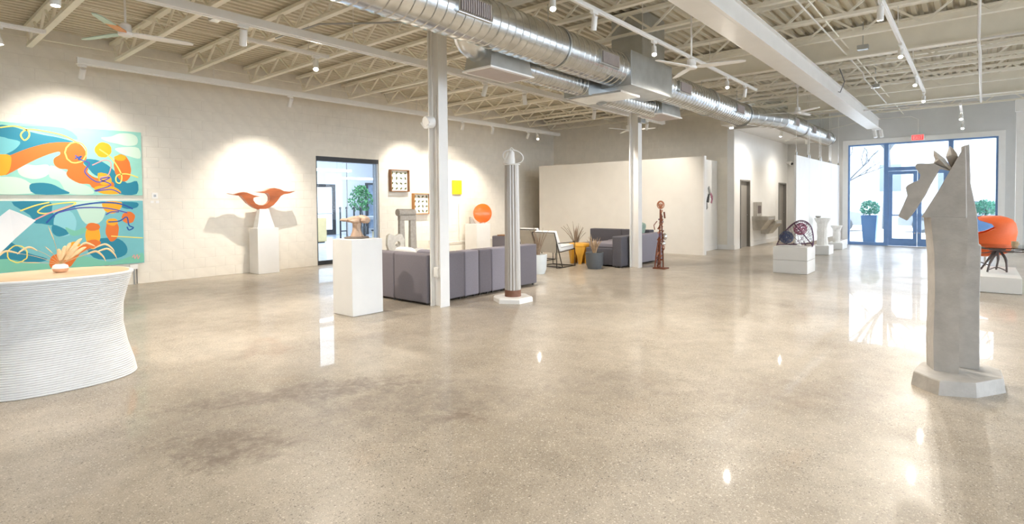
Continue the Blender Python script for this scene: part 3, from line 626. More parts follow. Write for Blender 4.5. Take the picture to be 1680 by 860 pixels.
for y, tx, ty, p, an, lab in ((2.6, -.6, 2.0, .35, 125, 'lit lamp at the near end of the right-hand track'), (6.0, -.3, 5.2, .5, 110, 'lit lamp on the right-hand track in front of the grey sculpture'), (7.3, -.9, 7.8, .6, 120, 'lit lamp on the right-hand track at the top edge of view'), (9.47, -.6, 7.0, .9, 120, 'bright lamp on the right-hand track before the roof girder'), (12.0, -.8, 9.4, .9, 120, 'lit lamp on the right-hand track just past the roof girder'), (14.1, -.8, 11.4, .8, 120, 'lit lamp at the far end of the right-hand track')):
    lamp(-.81, y, 3.648, (tx, ty, 0), lab, G_*p, an, sc=.66)
lamp(-.27, 18.0, 3.668, (-.3, 15.2, 0), 'upper of two lit lamps near the exit sign', G_*.7, 120); lamp(-.27, 20.4, 3.668, (-.4, 17.4, 0), 'lower lit lamp right of the exit sign', G_*.5, 120)
lamp(-5.0, 1.05, 3.648, (-5.55, .95, .2), 'white lamp high in front of the white ribbed table', A*.6, 46, blend=.6, size=.02); lamp(-9.0, 1.15, 3.648, (-8.6, 2.0, 0), 'lit lamp in the upper left corner of the view', G_*.9, 120); lamp(-9.0, -1.8, 3.648, (-8.6, -1.0, 0), 'unseen fill lamp added on the painting end track behind the view', G_, 125); lamp(-9.0, -3.6, 3.648, (-11.9, -3.6, 1.4), 'unseen fill lamp added toward the blocks left of the painting', G_*.7, 100)  # the two heads behind the view are added only to fill the room
lamp(-4.45, 17.9, 3.60, (-4.9, 17.2, 0), 'lit lamp under the corridor soffit above the grey doors', G_*1.0, 165, blend=1); lamp(-4.4, 20.9, 3.60, (-4.5, 21.2, 0), 'second lamp under the corridor soffit behind the hanging panels', G_*.8, 165, blend=1)
for o in (pa, ps, pc, pl1, pl0): bpy.data.objects.remove(o)
# white heads hanging from the end of the box beam
t = thing('twin_spotlight', 'pair of small white spotlights at the end of the box beam', 'lamp', (-2.3, 20.1, 3.5))
MB().box(-2.42, -2.2, 20.0, 20.25, 3.60, 3.63).build('plate', 'white_paint', t)
for dx in (0, .16): MB().cyl((-2.36+dx, 20.12, 3.58), (-2.32+dx, 20.06, 3.36), .05, n=12).build('head', 'white_paint', t, True)

# ------------------------------------------------------------ ceiling fans
def fan(cx, cy, z, r, a0, label, cols=('white_paint',)*3, rod=4.07):
    t = thing('ceiling_fan', label, 'fan', (cx, cy, z), 'three-blade ceiling fans')
    MB().cyl((cx, cy, z+.1), (cx, cy, rod), .012, n=8).build('downrod', 'white_paint', t); MB().lathe([(.03, .12), (.055, .10), (.06, .03), (.075, .012), (.07, -.02), (.02, -.03)], (cx, cy, z), 20).build('motor', 'white_paint', t, True); MB().lathe([(.06, rod-z-.06), (.03, rod-z-.12)], (cx, cy, z), 14).build('canopy', 'white_paint', t)
    for k in range(3):
        a = a0+k*2*PI/3; c, s_ = math.cos(a), math.sin(a); rings = []
        for u, w_ in ((.06, .03), (.2, .06), (.5, .056), (.9, .044), (1, .02)):
            rr = u*r; rings.append([(cx+c*rr-s_*v, cy+s_*rr+c*v, z+dz-v*.14) for v, dz in ((-w_, 0), (w_, 0), (w_, .01), (-w_, .01))])
        if isinstance(cols[k], tuple):
            m = MB(); m.loft(rings[:3]); b = m.build('blade', cols[k][0], t); MB().loft(rings[2:]).build('painted_tip', cols[k][1], b)
        else: MB().loft(rings).build('blade', cols[k], t)
fan(-7.3, 2.0, 3.4, .67, math.radians(-38), 'ceiling fan with orange and mint painted blades', (('blade_orange', 'blade_mint'), 'white_paint', 'blade_mint')); fan(-6.9, 12.95, 3.33, .70, math.radians(14), 'white ceiling fan beyond the far column'); fan(-2.9, 7.2, 3.25, .67, math.radians(13), 'white ceiling fan in front of the square duct riser'); fan(-3.0, 13.4, 3.4, .66, math.radians(80), 'white ceiling fan above the far stretch of duct')

# ------------------------------------------------------------ ducts
DX, DZ, DR = -4.2, 3.48, .255
t = thing('main_duct', 'large round spiral-seamed steel duct running along the ceiling', 'duct', (DX, 8, DZ))
def duct_run(x0, y0, x1, y1, z, r, nm='duct_section', pitch=.13, par=None):
    m = MB(); n = 28; L_ = y1-y0; k = max(2, int(L_/pitch)); rings = []
    for i in range(k+1):
        for dv, rr in ((-.006, r), (0, r+.008), (.006, r)):
            u = min(1, max(0, i/k+dv/L_)); cx, cy = x0+(x1-x0)*u, y0+L_*u; rings.append([(cx+rr*math.cos(2*PI*j/n), cy, z+rr*math.sin(2*PI*j/n)) for j in range(n)])
    return m.loft(rings).build(nm, 'galv', par or t, True)
duct_run(DX, -3.0, DX, 7.55, DZ, DR); duct_run(DX, 8.9, DX, 13.4, DZ, DR*.98); duct_run(DX, 13.4, -3.74, 14.9, DZ, DR*.86, pitch=.3); duct_run(-3.74, 14.9, -3.74, 20.75, DZ, DR*.88)
MB().box(DX-.3, DX+.26, 7.5, 8.95, DZ-.26, DZ+.26).build('junction_box', 'galv_dull', t, bevel=.01); MB().box(DX-.3, DX+.24, 7.9, 8.7, DZ+.26, 4.45).build('riser', 'galv_dull', t, bevel=.006)
for y, rr in ((2, DR), (5.9, DR), (11.2, DR), (13.4, DR), (17.0, DR*.88), (20.6, DR*.88)):
    xc = DX if y < 14 else -3.74
    MB().tube([(xc+(rr+.012)*math.cos(a*PI/12), y, DZ+(rr+.012)*math.sin(a*PI/12)) for a in range(25)][:-1], .012, 5, loop=True).build('collar', 'galv_dull', t); MB().cyl((xc-.1, y, DZ+rr*.9), (xc-.1, y, 4.07), .005, n=5).build('hanger', 'galv_dull', t)
def vent(xc, y, r, w_):
    a = math.radians(-2); px_, pz = xc+(r+.012)*math.cos(a), DZ+(r+.012)*math.sin(a)
    f = MB().box(px_-.03, px_+.012, y-w_/2, y+w_/2, pz-.10, pz+.10).build('vent_frame', 'galv', t, bevel=.006)
    MB().box(px_+.013, px_+.016, y-w_/2+.03, y+w_/2-.03, pz-.075, pz+.075).build('vent_opening', 'grille_dark', f)
    n = int(w_/.035)
    for i in range(n): yy = y-w_/2+.04+i*(w_-.08)/(n-1); MB().box(px_+.014, px_+.024, yy-.006, yy+.006, pz-.075, pz+.075).build('slat', 'grille', f)
for y in (1.3, 4.14, 6.87, 9.5, 12.5): vent(DX, y, DR, .5)
for y in (15.6, 17.6, 19.6): vent(-3.74, y, DR*.88, .4)
# lower branch
def diffuser(x0, x1, y0, y1, z0, z1):
    b = MB().hexa([(x0, y0, z0), (x1, y0, z0), (x1, y1, z0), (x0, y1, z0)], [(x0+.02, y0+.05, z1), (x1-.02, y0+.05, z1), (x1-.02, y1-.05, z1), (x0+.02, y1-.05, z1)]).build('diffuser_box', 'galv_dull', t)
    MB().box(x0-.02, x1+.02, y0-.02, y1+.02, z0-.02, z0).build('flange', 'white_paint', b); MB().box(x0+.02, x1-.02, y0+.02, y1-.02, z0-.024, z0-.02).build('grille_face', 'grille', b)
diffuser(-4.84, -4.40, 4.88, 5.68, 3.1, 3.36)
MB().tube(smoothpts([(-4.45, 4.62, 3.52), (-4.58, 4.66, 3.50), (-4.64, 4.78, 3.40), (-4.64, 4.98, 3.34)], 4), .17, 20).build('elbow', 'galv', t, True)
duct_run(-4.66, 5.6, -4.66, 7.2, 3.27, .16, pitch=.10, par=t)
MB().hexa([(-4.95, 7.2, 3.10), (-4.5, 7.2, 3.10), (-4.5, 7.2, 3.44), (-4.95, 7.2, 3.44)], [(-4.92, 7.9, 3.10), (-4.4, 7.9, 3.10), (-4.4, 7.9, 3.3), (-4.92, 7.9, 3.3)]).build('transition', 'galv_dull', t)
MB().box(-4.9, -3.98, 7.25, 7.85, 3.08, 3.11).build('transition_flange', 'galv', t)
duct_run(-4.66, 7.85, -4.64, 9.65, 3.22, .17, pitch=.10, par=t); diffuser(-4.88, -4.40, 9.55, 10.4, 3.1, 3.38)

# ------------------------------------------------------------ conduit, sprinkler pipe, boxes
def pipe(pts, r, label, cat, mt='conduit', nm='conduit'): return MB().tube(pts, r, 8).build(nm, mt, ceil if max(p[2] for p in pts) > 2 else (wb if pts[0][1] > 16 else wl), smooth=True)
pipe([(.02, 11.35, 4.4), (.03, 11.6, 3.95), (.05, 12.0, 3.9), (.07, 14.2, 3.75), (.1, 16.9, 3.72), (-.6, 17.05, 3.76), (-3.4, 17.05, 3.84)], .022, 'white pipe turning along the far roof girder at upper right', 'pipe')
pipe([(.03, 8.0, 4.36), (.03, 11.0, 3.88), (1.1, 11.05, 3.88)], .02, 'white pipe dropping in front of the near roof girder', 'pipe'); pipe([(-1.75, 4.0, 4.0), (-1.75, 8.0, 4.0), (-1.72, 13.0, 3.99), (-1.72, 13.1, 3.9), (-1.72, 16.8, 3.9)], .012, 'thin conduit right of the white box beam', 'conduit'); pipe([(-5.0, 20.6, 3.5), (-2.6, 20.7, 4.0), (-1.5, 20.9, 4.0), (-1.33, 20.93, 3.9), (-1.33, 20.93, 3.46)], .012, 'conduit dropping to the exit sign', 'conduit'); pipe([(-12.07, 10.65, .4), (-12.07, 10.65, .3), (-12.07, 16.5, .3)], .012, 'thin wall conduit behind the near sofa', 'conduit'); pipe([(-12.07, 11.88, 1.45), (-12.07, 11.88, .3)], .012, 'vertical conduit below the yellow panel', 'conduit'); pipe([(-8.2, 4.2, 4.02), (-7.0, 4.22, 3.98), (-6.0, 5.0, 3.98), (-5.4, 7.4, 3.98)], .013, 'dark conduit under the joists left of the duct', 'conduit', 'box_grey')
pipe([(-11.7, 16.86, 1.25), (-10.9, 16.86, 1.25), (-10.85, 16.86, 1.2), (-10.85, 16.86, .0)], .015, 'grey conduit on the shaded back wall corner', 'conduit', 'box_grey'); pipe([(-2.0, 12.2, 3.98), (-1.98, 12.6, 3.8), (-2.15, 13.2, 3.7), (-2.22, 13.4, 3.75)], .009, 'loose dark cable beside the box beam', 'cable', 'cable_dark', 'cable')
for i, (x, y, z, lab) in enumerate(((-7.9, 3.2, 3.98, 'grey junction box under the joists near the bright lamp'), (-5.9, 5.9, 3.98, 'grey junction box under the joists left of the near column'), (-1.45, 10.9, 3.98, 'silver junction box before the near roof girder'), (-1.7, 14.6, 3.95, 'silver junction box right of the box beam'), (-4.0, 8.3, 4.2, 'silver junction box above the square duct riser'))):
    t = thing('ceiling_box', lab, 'box', (x, y, z), 'ceiling junction boxes'); MB().box(x-.08, x+.08, y-.06, y+.06, z, z+.07).build('box', 'galv_dull', t, bevel=.006); MB().box(x-.075, x+.075, y-.055, y+.055, z-.008, z).build('cover', 'galv', t); MB().cyl((x, y, z+.07), (x, y, 4.44), .008, n=6).build('support', 'galv_dull', t)
for i, (x, y) in enumerate(((-3.0, 6.2), (-2.9, 8.4), (-3.1, 11.9), (-3.2, 14.2), (-3.0, 16.2))):
    t = thing('strip_fixture', ['dark strip fixture on the deck above the near fan', 'dark strip fixture on the deck past the near fan', 'dark strip fixture on the deck before the box beam middle', 'dark strip fixture on the deck above the far fan', 'dark strip fixture on the deck near the soffit'][i], 'fixture', (x, y, 4.4), 'dark strips under the deck')
    MB().box(x-.05, x+.05, y-.5, y+.5, 4.40, 4.465).build('body', 'grille', t); MB().box(x-.03, x+.03, y-.47, y+.47, 4.394, 4.40).build('slot', 'grille_dark', t)

# ------------------------------------------------------------ paintings
PU = [('mint2',[(1.76,2.81),(2.35,2.83),(2.54,2.65),(2.16,2.70),(1.83,2.79)]),
 ('teal',[(1.54,2.76),(1.68,2.79),(1.85,2.74),(2.08,2.69),(2.29,2.66),(2.51,2.59),(2.37,2.55),(2.03,2.47),(1.77,2.37),(1.65,2.32),(1.53,2.26)]),
 ('mid',[(1.54,2.60),(1.63,2.59),(1.78,2.55),(1.72,2.43),(1.62,2.35),(1.53,2.31)]),
 ('pale',[(1.74,2.11),(1.84,2.18),(1.97,2.17),(2.12,2.19),(2.16,2.09),(2.09,1.99),(1.96,1.94),(1.84,1.96),(1.76,2.01)]),
 ('pale',[(1.52,1.93),(1.66,1.97),(1.83,1.92),(1.98,1.74),(1.80,1.69),(1.51,1.70)]),
 ('pale2',[(2.16,2.18),(2.36,2.08),(2.49,1.92),(2.69,1.82),(2.74,1.70),(2.40,1.70),(2.27,1.91),(2.14,1.98)]),
 ('teal',[(1.88,1.84),(2.01,1.88),(2.17,1.86),(2.30,1.78),(2.40,1.70),(1.95,1.69)]),
 ('teal',[(2.59,2.30),(2.79,2.31),(2.96,2.23),(3.14,2.04),(3.26,1.90),(3.42,1.94),(3.41,1.70),(3.13,1.70),(3.01,1.93),(2.78,2.03),(2.67,2.17)]),
 ('orange',[(1.53,2.23),(1.67,2.33),(1.90,2.46),(2.16,2.56),(2.40,2.59),(2.56,2.58),(2.65,2.45),(2.66,2.32),(2.61,2.23),(2.68,2.15),(2.67,2.08),(2.78,1.99),(3.01,1.93),(3.06,1.86),(3.00,1.78),(2.75,1.80),(2.69,1.87),(2.55,1.88),(2.41,1.97),(2.37,2.05),(2.39,2.12),(2.28,2.13),(2.21,2.20),(2.21,2.30),(2.29,2.37),(2.27,2.42),(2.07,2.33),(1.87,2.20),(1.71,2.08),(1.64,2.03),(1.52,1.97)]),
 ('yellow',[(1.53,2.29),(1.65,2.32),(1.66,2.19),(1.62,2.04),(1.52,1.97)]),
 ('yellow',[(3.03,2.50),(3.03,2.46),(3.01,2.42),(2.98,2.39),(2.94,2.36),(2.90,2.36),(2.87,2.36),(2.83,2.38),(2.81,2.41),(2.79,2.44),(2.78,2.48),(2.79,2.53),(2.81,2.56),(2.84,2.60),(2.87,2.62),(2.91,2.63),(2.95,2.62),(2.98,2.61),(3.01,2.58),(3.03,2.54)]),
 ('orange',[(3.32,2.22),(3.33,2.15),(3.32,2.08),(3.31,2.02),(3.28,1.97),(3.25,1.94),(3.21,1.93),(3.17,1.94),(3.14,1.97),(3.11,2.02),(3.08,2.08),(3.07,2.15),(3.06,2.22),(3.07,2.29),(3.08,2.35),(3.11,2.39),(3.14,2.42),(3.18,2.43),(3.21,2.42),(3.25,2.40),(3.28,2.35),(3.31,2.29)]),
 ('yellow',[(3.25,2.37),(3.25,2.35),(3.24,2.34),(3.22,2.32),(3.19,2.31),(3.16,2.31),(3.13,2.31),(3.11,2.32),(3.09,2.33),(3.07,2.34),(3.07,2.36),(3.07,2.38),(3.09,2.39),(3.11,2.40),(3.13,2.41),(3.16,2.42),(3.19,2.42),(3.22,2.41),(3.24,2.40),(3.25,2.39)]),
 ('yellow',[(2.75,1.80),(2.89,1.85),(3.07,1.82),(3.16,1.71),(2.89,1.70)]),
 ('yellow',[(2.82,2.07),(2.99,2.04),(3.01,1.89),(2.86,1.87)]),
 ('pale',[(2.88,2.71),(3.03,2.74),(3.16,2.81),(3.34,2.82),(3.44,2.76),(3.43,2.63),(3.28,2.59),(3.12,2.62),(2.97,2.65)]),
 ('pale',[(3.09,2.53),(3.27,2.57),(3.46,2.56),(3.48,2.37),(3.30,2.40),(3.15,2.46)])]
PUL = [('line',[(2.66,2.43),(2.66,2.39),(2.64,2.35),(2.62,2.31),(2.60,2.28),(2.57,2.26),(2.54,2.25),(2.51,2.24),(2.47,2.24),(2.44,2.25),(2.42,2.27),(2.39,2.30),(2.38,2.33),(2.37,2.37),(2.36,2.41),(2.37,2.45),(2.38,2.49),(2.40,2.52),(2.42,2.55),(2.45,2.58),(2.48,2.59),(2.51,2.60),(2.55,2.60),(2.58,2.59),(2.61,2.57),(2.63,2.54),(2.65,2.51),(2.66,2.47),(2.66,2.43)],0.021),
 ('line',[(2.85,2.50),(3.02,2.36),(3.14,2.15),(3.18,2.01),(3.15,1.90),(3.09,1.93),(3.11,2.04),(3.26,2.07),(3.44,2.01)],0.021),
 ('line',[(1.54,2.76),(1.73,2.80),(1.88,2.74),(1.89,2.64),(1.83,2.58),(1.79,2.67),(1.88,2.76),(2.11,2.75),(2.35,2.70),(2.56,2.58)],0.021),
 ('purple',[(2.50,2.37),(2.59,2.29),(2.70,2.24),(2.63,2.08),(2.81,1.91),(3.00,2.00),(2.85,1.96),(3.01,1.86),(2.76,1.75),(3.01,1.78),(3.15,1.71)],0.021),
 ('pink',[(2.74,2.21),(2.93,2.31),(3.02,2.25),(2.97,2.04),(2.84,2.00)],0.017),
 ('ink',[(2.49,2.31),(2.59,2.36),(2.54,2.30),(2.59,2.30)],0.017)]
PL = [('teal',[(1.65,1.56),(2.13,1.56),(2.16,1.40),(2.22,1.26),(2.18,1.16),(2.02,1.19),(1.92,1.21),(1.87,1.34)]),
 ('teal',[(3.13,1.55),(3.41,1.54),(3.41,1.45),(3.25,1.42),(3.13,1.48)]),
 ('pale2',[(2.48,1.56),(2.89,1.55),(2.91,1.35),(2.82,1.18),(2.62,1.17),(2.51,1.40)]),
 ('light',[(2.21,1.33),(2.40,1.40),(2.49,1.22),(2.44,1.01),(2.25,0.96),(2.18,1.13)]),
 ('teal',[(1.49,0.90),(1.64,0.89),(1.83,0.71),(2.08,0.59),(1.93,0.54),(1.68,0.58),(1.48,0.58)]),
 ('teal',[(2.16,1.16),(2.26,1.13),(2.39,1.02),(2.25,0.96),(2.16,1.03)]),
 ('mint2',[(2.34,1.12),(2.47,1.05),(2.61,1.11),(2.61,1.01),(2.44,0.96),(2.36,1.04)]),
 ('teal',[(2.61,0.83),(2.87,0.90),(3.11,0.87),(3.23,0.72),(3.20,0.57),(2.98,0.51),(2.72,0.56)]),
 ('mint2',[(1.49,0.64),(1.85,0.55),(2.19,0.50),(2.57,0.60),(2.98,0.46),(3.48,0.59),(3.49,0.41),(1.48,0.42)]),
 ('yellow',[(2.88,1.55),(3.16,1.55),(3.14,1.42),(3.03,1.34),(2.91,1.39)]),
 ('orange',[(3.11,1.04),(3.10,0.97),(3.09,0.91),(3.06,0.87),(3.03,0.84),(3.00,0.83),(2.97,0.84),(2.95,0.88),(2.93,0.92),(2.91,0.98),(2.91,1.05),(2.92,1.11),(2.93,1.17),(2.95,1.21),(2.98,1.24),(3.01,1.25),(3.04,1.24),(3.07,1.21),(3.09,1.16),(3.11,1.10)]),
 ('yellow',[(3.10,1.18),(3.10,1.16),(3.08,1.15),(3.06,1.13),(3.04,1.12),(3.01,1.12),(2.98,1.13),(2.96,1.14),(2.94,1.15),(2.93,1.17),(2.92,1.19),(2.93,1.21),(2.94,1.23),(2.96,1.24),(2.99,1.25),(3.01,1.25),(3.04,1.25),(3.07,1.24),(3.09,1.22),(3.10,1.20)]),
 ('orange',[(3.37,1.26),(3.36,1.23),(3.35,1.20),(3.33,1.17),(3.30,1.16),(3.26,1.15),(3.23,1.16),(3.20,1.18),(3.18,1.20),(3.17,1.23),(3.16,1.27),(3.17,1.30),(3.18,1.33),(3.21,1.35),(3.24,1.37),(3.27,1.37),(3.30,1.37),(3.33,1.35),(3.35,1.33),(3.37,1.30)]),
 ('yellow',[(2.83,0.94),(2.82,0.87),(2.80,0.81),(2.78,0.76),(2.75,0.72),(2.71,0.71),(2.68,0.73),(2.65,0.76),(2.63,0.82),(2.62,0.88),(2.61,0.95),(2.62,1.03),(2.64,1.09),(2.66,1.14),(2.69,1.17),(2.72,1.18),(2.76,1.17),(2.79,1.14),(2.81,1.08),(2.82,1.02)]),
 ('orange',[(2.83,1.10),(2.82,1.08),(2.81,1.06),(2.78,1.05),(2.75,1.04),(2.72,1.04),(2.69,1.04),(2.66,1.05),(2.64,1.07),(2.62,1.09),(2.62,1.11),(2.63,1.13),(2.64,1.15),(2.66,1.17),(2.69,1.18),(2.72,1.18),(2.76,1.17),(2.79,1.16),(2.81,1.15),(2.82,1.13)]),
 ('orange',[(2.82,0.80),(2.82,0.78),(2.80,0.76),(2.78,0.74),(2.75,0.73),(2.72,0.73),(2.69,0.73),(2.66,0.75),(2.64,0.77),(2.63,0.79),(2.62,0.81),(2.63,0.84),(2.64,0.86),(2.67,0.87),(2.69,0.88),(2.72,0.88),(2.75,0.88),(2.78,0.87),(2.80,0.85),(2.82,0.82)]),
 ('orange',[(2.12,0.43),(2.13,0.62),(2.24,0.68),(2.36,0.81),(2.47,0.84),(2.58,0.80),(2.81,0.85),(2.81,0.78),(2.63,0.71),(2.52,0.63),(2.43,0.49),(2.36,0.42)]),
 ('yellow',[(2.53,0.80),(2.53,0.78),(2.51,0.77),(2.50,0.76),(2.47,0.75),(2.45,0.75),(2.43,0.75),(2.41,0.76),(2.39,0.78),(2.38,0.79),(2.37,0.81),(2.38,0.83),(2.39,0.84),(2.41,0.85),(2.43,0.86),(2.45,0.86),(2.48,0.86),(2.50,0.85),(2.52,0.83),(2.53,0.82)])]
PLL = [('ink',[(2.08,1.20),(2.23,1.37),(2.48,1.48),(2.83,1.54),(3.13,1.52),(3.34,1.42)],0.026),
 ('purple',[(2.23,1.37),(2.54,1.45),(2.94,1.44),(3.25,1.35)],0.021),
 ('purple',[(2.92,1.32),(3.00,1.37),(3.12,1.37)],0.021),
 ('ink',[(2.95,1.19),(3.12,1.20),(3.24,1.27),(3.27,1.12),(3.34,1.07),(3.27,1.03),(3.24,1.09)],0.021),
 ('line',[(1.82,0.69),(1.82,0.66),(1.81,0.62),(1.78,0.60),(1.76,0.58),(1.73,0.57),(1.70,0.56),(1.67,0.57),(1.64,0.59),(1.61,0.61),(1.59,0.64),(1.58,0.67),(1.58,0.71),(1.58,0.74),(1.60,0.78),(1.62,0.80),(1.64,0.82),(1.67,0.84),(1.70,0.84),(1.74,0.83),(1.76,0.82),(1.79,0.79),(1.81,0.76),(1.82,0.73),(1.82,0.69)],0.017),
 ('line',[(2.99,0.93),(3.24,0.90),(3.49,0.87)],0.017),
 ('line',[(1.75,1.41),(1.95,1.50),(2.13,1.55)],0.021),
 ('line',[(1.97,1.40),(2.11,1.50),(2.46,1.55),(2.43,1.49),(2.13,1.37),(2.00,1.37),(1.97,1.40)],0.021),
 ('pink',[(1.87,1.22),(2.13,1.37),(2.43,1.50)],0.021),
 ('pink',[(3.31,0.51),(3.34,0.56),(3.35,0.49),(3.39,0.56),(3.40,0.48),(3.43,0.54)],0.013)]
KEYS = ['mint2', 'teal', 'mid', 'light', 'pale', 'pale2', 'orange', 'yellow', 'line', 'purple', 'pink', 'ink']
def painting(z0, z1, base, shapes, lines, label):
    t = thing('canvas_painting', label, 'painting', (XW, 2.3, z0), 'pair of abstract canvases')
    MB().box(XW+.002, XW+.045, 1.05, 3.505, z0, z1).build('canvas', base, t, bevel=.003); MB().box(XW+.001, XW+.02, 1.10, 3.45, z0+.04, z1-.04).build('stretcher', 'oak', t)
    m = MB(); d = XW+.0455; ext = lambda p: (max(1.06, min(3.50, p[0])), max(z0+.004, min(z1-.004, p[1])))
    for c, P in shapes:
        if len(P) > 12 or True:
            Q = smoothpts([(a, b, 0) for a, b in P], 3, True); Q = [ext((q.x, q.y)) for q in Q]
            Q = [((a-1.5)*1.0+1.5 if a > 1.58 else a-(1.58-a)*3.5, b) for a, b in Q]; Q = [ext(q) for q in Q]
        m.cur = KEYS.index(c); n = len(m.v); m.v += [(d, a, b) for a, b in Q]; m._f(*range(n, n+len(Q))); d += .00025
    for c, P, w_ in lines:
        Q = smoothpts([(a, b, 0) for a, b in P], 5); m.cur = KEYS.index(c); n = len(m.v)
        for i, q in enumerate(Q):
            tg = (Q[min(i+1, len(Q)-1)]-Q[max(i-1, 0)]).normalized(); nn = Vector((-tg.y, tg.x, 0))*w_/2
            for s_ in (1, -1): e = ext((q.x+nn.x*s_, q.y+nn.y*s_)); m.v.append((d, e[0], e[1]))
        for i in range(len(Q)-1): m._f(n+2*i, n+2*i+1, n+2*i+3, n+2*i+2)
        d += .00025
    o = m.build('painted_design', ['paint_'+k for k in KEYS], t)
painting(1.675, 2.86, 'mint', PU, PUL, 'upper teal and orange abstract canvas on the left wall'); painting(.40, 1.575, 'sky_mid', PL, PLL, 'lower teal and orange abstract canvas behind the white table')
for y, z, w_, h_, lab in ((3.72, 1.67, .10, .11, 'square white wall plate right of the paintings'), (3.67, 1.55, .055, .045, 'left of two small white label cards under the wall plate'), (3.76, 1.55, .055, .045, 'right of two small white label cards under the wall plate')):
    t = thing('label_card' if h_ < .1 else 'wall_plate', lab, 'card' if h_ < .1 else 'plate', (XW, y, z)); MB().box(XW, XW+.008, y-w_/2, y+w_/2, z-h_/2, z+h_/2).build('plate', 'white_paint', t, bevel=.002)
    if h_ > .1: MB().box(XW+.008, XW+.012, y-.02, y+.02, z-.025, z+.02).build('knob', 'box_grey', t)
t = thing('wall_outlet', 'white outlet box with conduit below the lower canvas', 'outlet', (XW, 3.34, 0)); MB().box(XW, XW+.05, 3.27, 3.40, .29, .38).build('box', 'white_paint', t, bevel=.004); MB().cyl((XW+.02, 3.34, 0), (XW+.02, 3.34, .29), .014, n=8).build('conduit', 'box_grey', t); MB().cyl((XW+.02, 3.385, 0.01), (XW+.02, 3.385, .29), .008, n=6).build('cable', 'cable_dark', t)

# ------------------------------------------------------------ ribbed table and what stands on it
TX, TY, TH = -5.97, 1.07, .905
t = thing('ribbed_table', 'white ribbed hourglass bar table with a pale wooden top', 'table', (TX, TY, 0))
def sup(ax, ay, z, n=120, p=2.5, dy=0, dx=0):
    o = []
    for i in range(n):
        a = 2*PI*i/n; c, s_ = math.cos(a), math.sin(a); o.append((TX+dx+ax*math.copysign(abs(c)**(2/p), c), TY+dy+ay*math.copysign(abs(s_)**(2/p), s_), z))
    return o
def prof(u):
    pts = [(0, 1.0, 1.0), (.12, .955, .965), (.3, .86, .885), (.5, .775, .835), (.7, .775, .845), (.86, .85, .905), (1, .95, .97)]
    for (a, b, c), (d, e, f) in zip(pts, pts[1:]):
        if u <= d+1e-9: k = (u-a)/(d-a); k2 = k; return b+(e-b)*k2, c+(f-c)*k2
    return .95, .97
NR = 50; HB = TH-.022
rings = []
for i in range(NR):
    for q in range(4):
        u = (i+q/4)/NR; a, b = prof(u); bulge = (0, .008, .011, .008)[q]
        rings.append(sup(.45*a+bulge, .55*b+bulge, u*HB))
a, b = prof(1); rings.append(sup(.45*a, .55*b, HB))
MB().loft(rings).build('ribbed_body', 'print_white', t, True)
MB().loft([sup(.437, .545, HB), sup(.444, .552, HB+.006), sup(.444, .552, TH-.006), sup(.44, .548, TH)]).build('rim', 'print_white', t); MB().loft([sup(.415, .52, TH), sup(.415, .52, TH+.004)]).build('wooden_top', 'wood_top', t)
t = thing('bud_vase', 'squat peach vase holding dried flowers on the white table', 'vase', (-6.0, 1.12, TH+.004))
V0 = Vector((-6.0, 1.12, TH+.004))
MB().lathe([(.030, 0), (.05, .012), (.058, .035), (.05, .06), (.028, .072), (.016, .074), (.015, .066)], V0, 24).build('body', 'terracotta', t, True)
m = MB().lathe([(.0585, .036), (.052, .060), (.030, .0735)], V0, 24, cap=False); m.build('white_glaze', 'paper', t, True)
Vt = V0+Vector((0, 0, .07))
def spindle(P, rmax, nm, mt, par, flat=.45):
    Q = smoothpts(P, 6); n = len(Q)-1; m = MB(); rr = [max(.0006, rmax*math.sin(PI*(i/n)**.8)**.8) if 0 < i < n else .0006 for i in range(n+1)]
    o = m.tube(Q, rr, 10).build(nm, mt, par, True); return o
DF = [(-.33, .13, -.05, 1), (-.20, .155, -.03, 1), (-.26, .04, .0, 0), (-.065, .33, 0, 0), (-.10, .16, 0, 0), (.33, .10, -.06, 1), (.24, .085, -.06, 1), (.30, .145, -.045, 1), (.18, .16, -.02, 1), (.13, .19, 0, 3), (.07, .16, 0, 3), (.03, .14, 0, 3), (.10, .13, 0, 3), (.155, .12, 0, 3), (-.01, .12, 0, 3)]
for i, (dy, dz, cu, k) in enumerate(DF):
    dx = R.uniform(-.07, .07); tip = Vt+Vector((dx, dy, dz)); mid = Vt+Vector((dx*.5, dy*.5, dz*.62))
    st = MB().tube(smoothpts([Vt, mid, tip], 4), .0018, 5).build('stem', 'dried_stem', t)
    sg = math.copysign(1, dy)
    if k == 1: spindle([mid.lerp(tip, .55), tip+Vector((0, sg*.01, .008)), tip+Vector((0, sg*.06, cu*.6)), tip+Vector((0, sg*.085, cu*1.5))], .0085, 'plume', 'dried', st)
    elif k == 3: spindle([Vt.lerp(tip, .25), Vt.lerp(tip, .6), tip, tip+Vector((dx*.3, dy*.2, dz*.12))], .0165, 'petal', 'dried', st)
    else: spindle([mid, mid.lerp(tip, .5), tip], .004, 'thin_leaf', 'dried', st)
t = thing('curved_sheet', 'white curved sheet standing at the left end of the table', 'sculpture', (-6.2, .80, TH+.004))
sh = [(.66, .93), (.70, 1.0), (.77, 1.09), (.86, 1.20), (.95, 1.30), (1.0, 1.355), (.90, 1.42), (.835, 1.455), (.76, 1.38), (.68, 1.28), (.62, 1.16), (.60, .93)]
m = MB(); rg = []
for d in (0, .006): rg.append([(-6.22+d+.12*(p[0]-.8)**2*4, p[0], p[1]) for p in sh])
m.loft(rg).build('blade', 'paper', t); MB().box(-6.27, -6.15, .60, .74, TH+.004, .935).build('foot', 'paper', t)

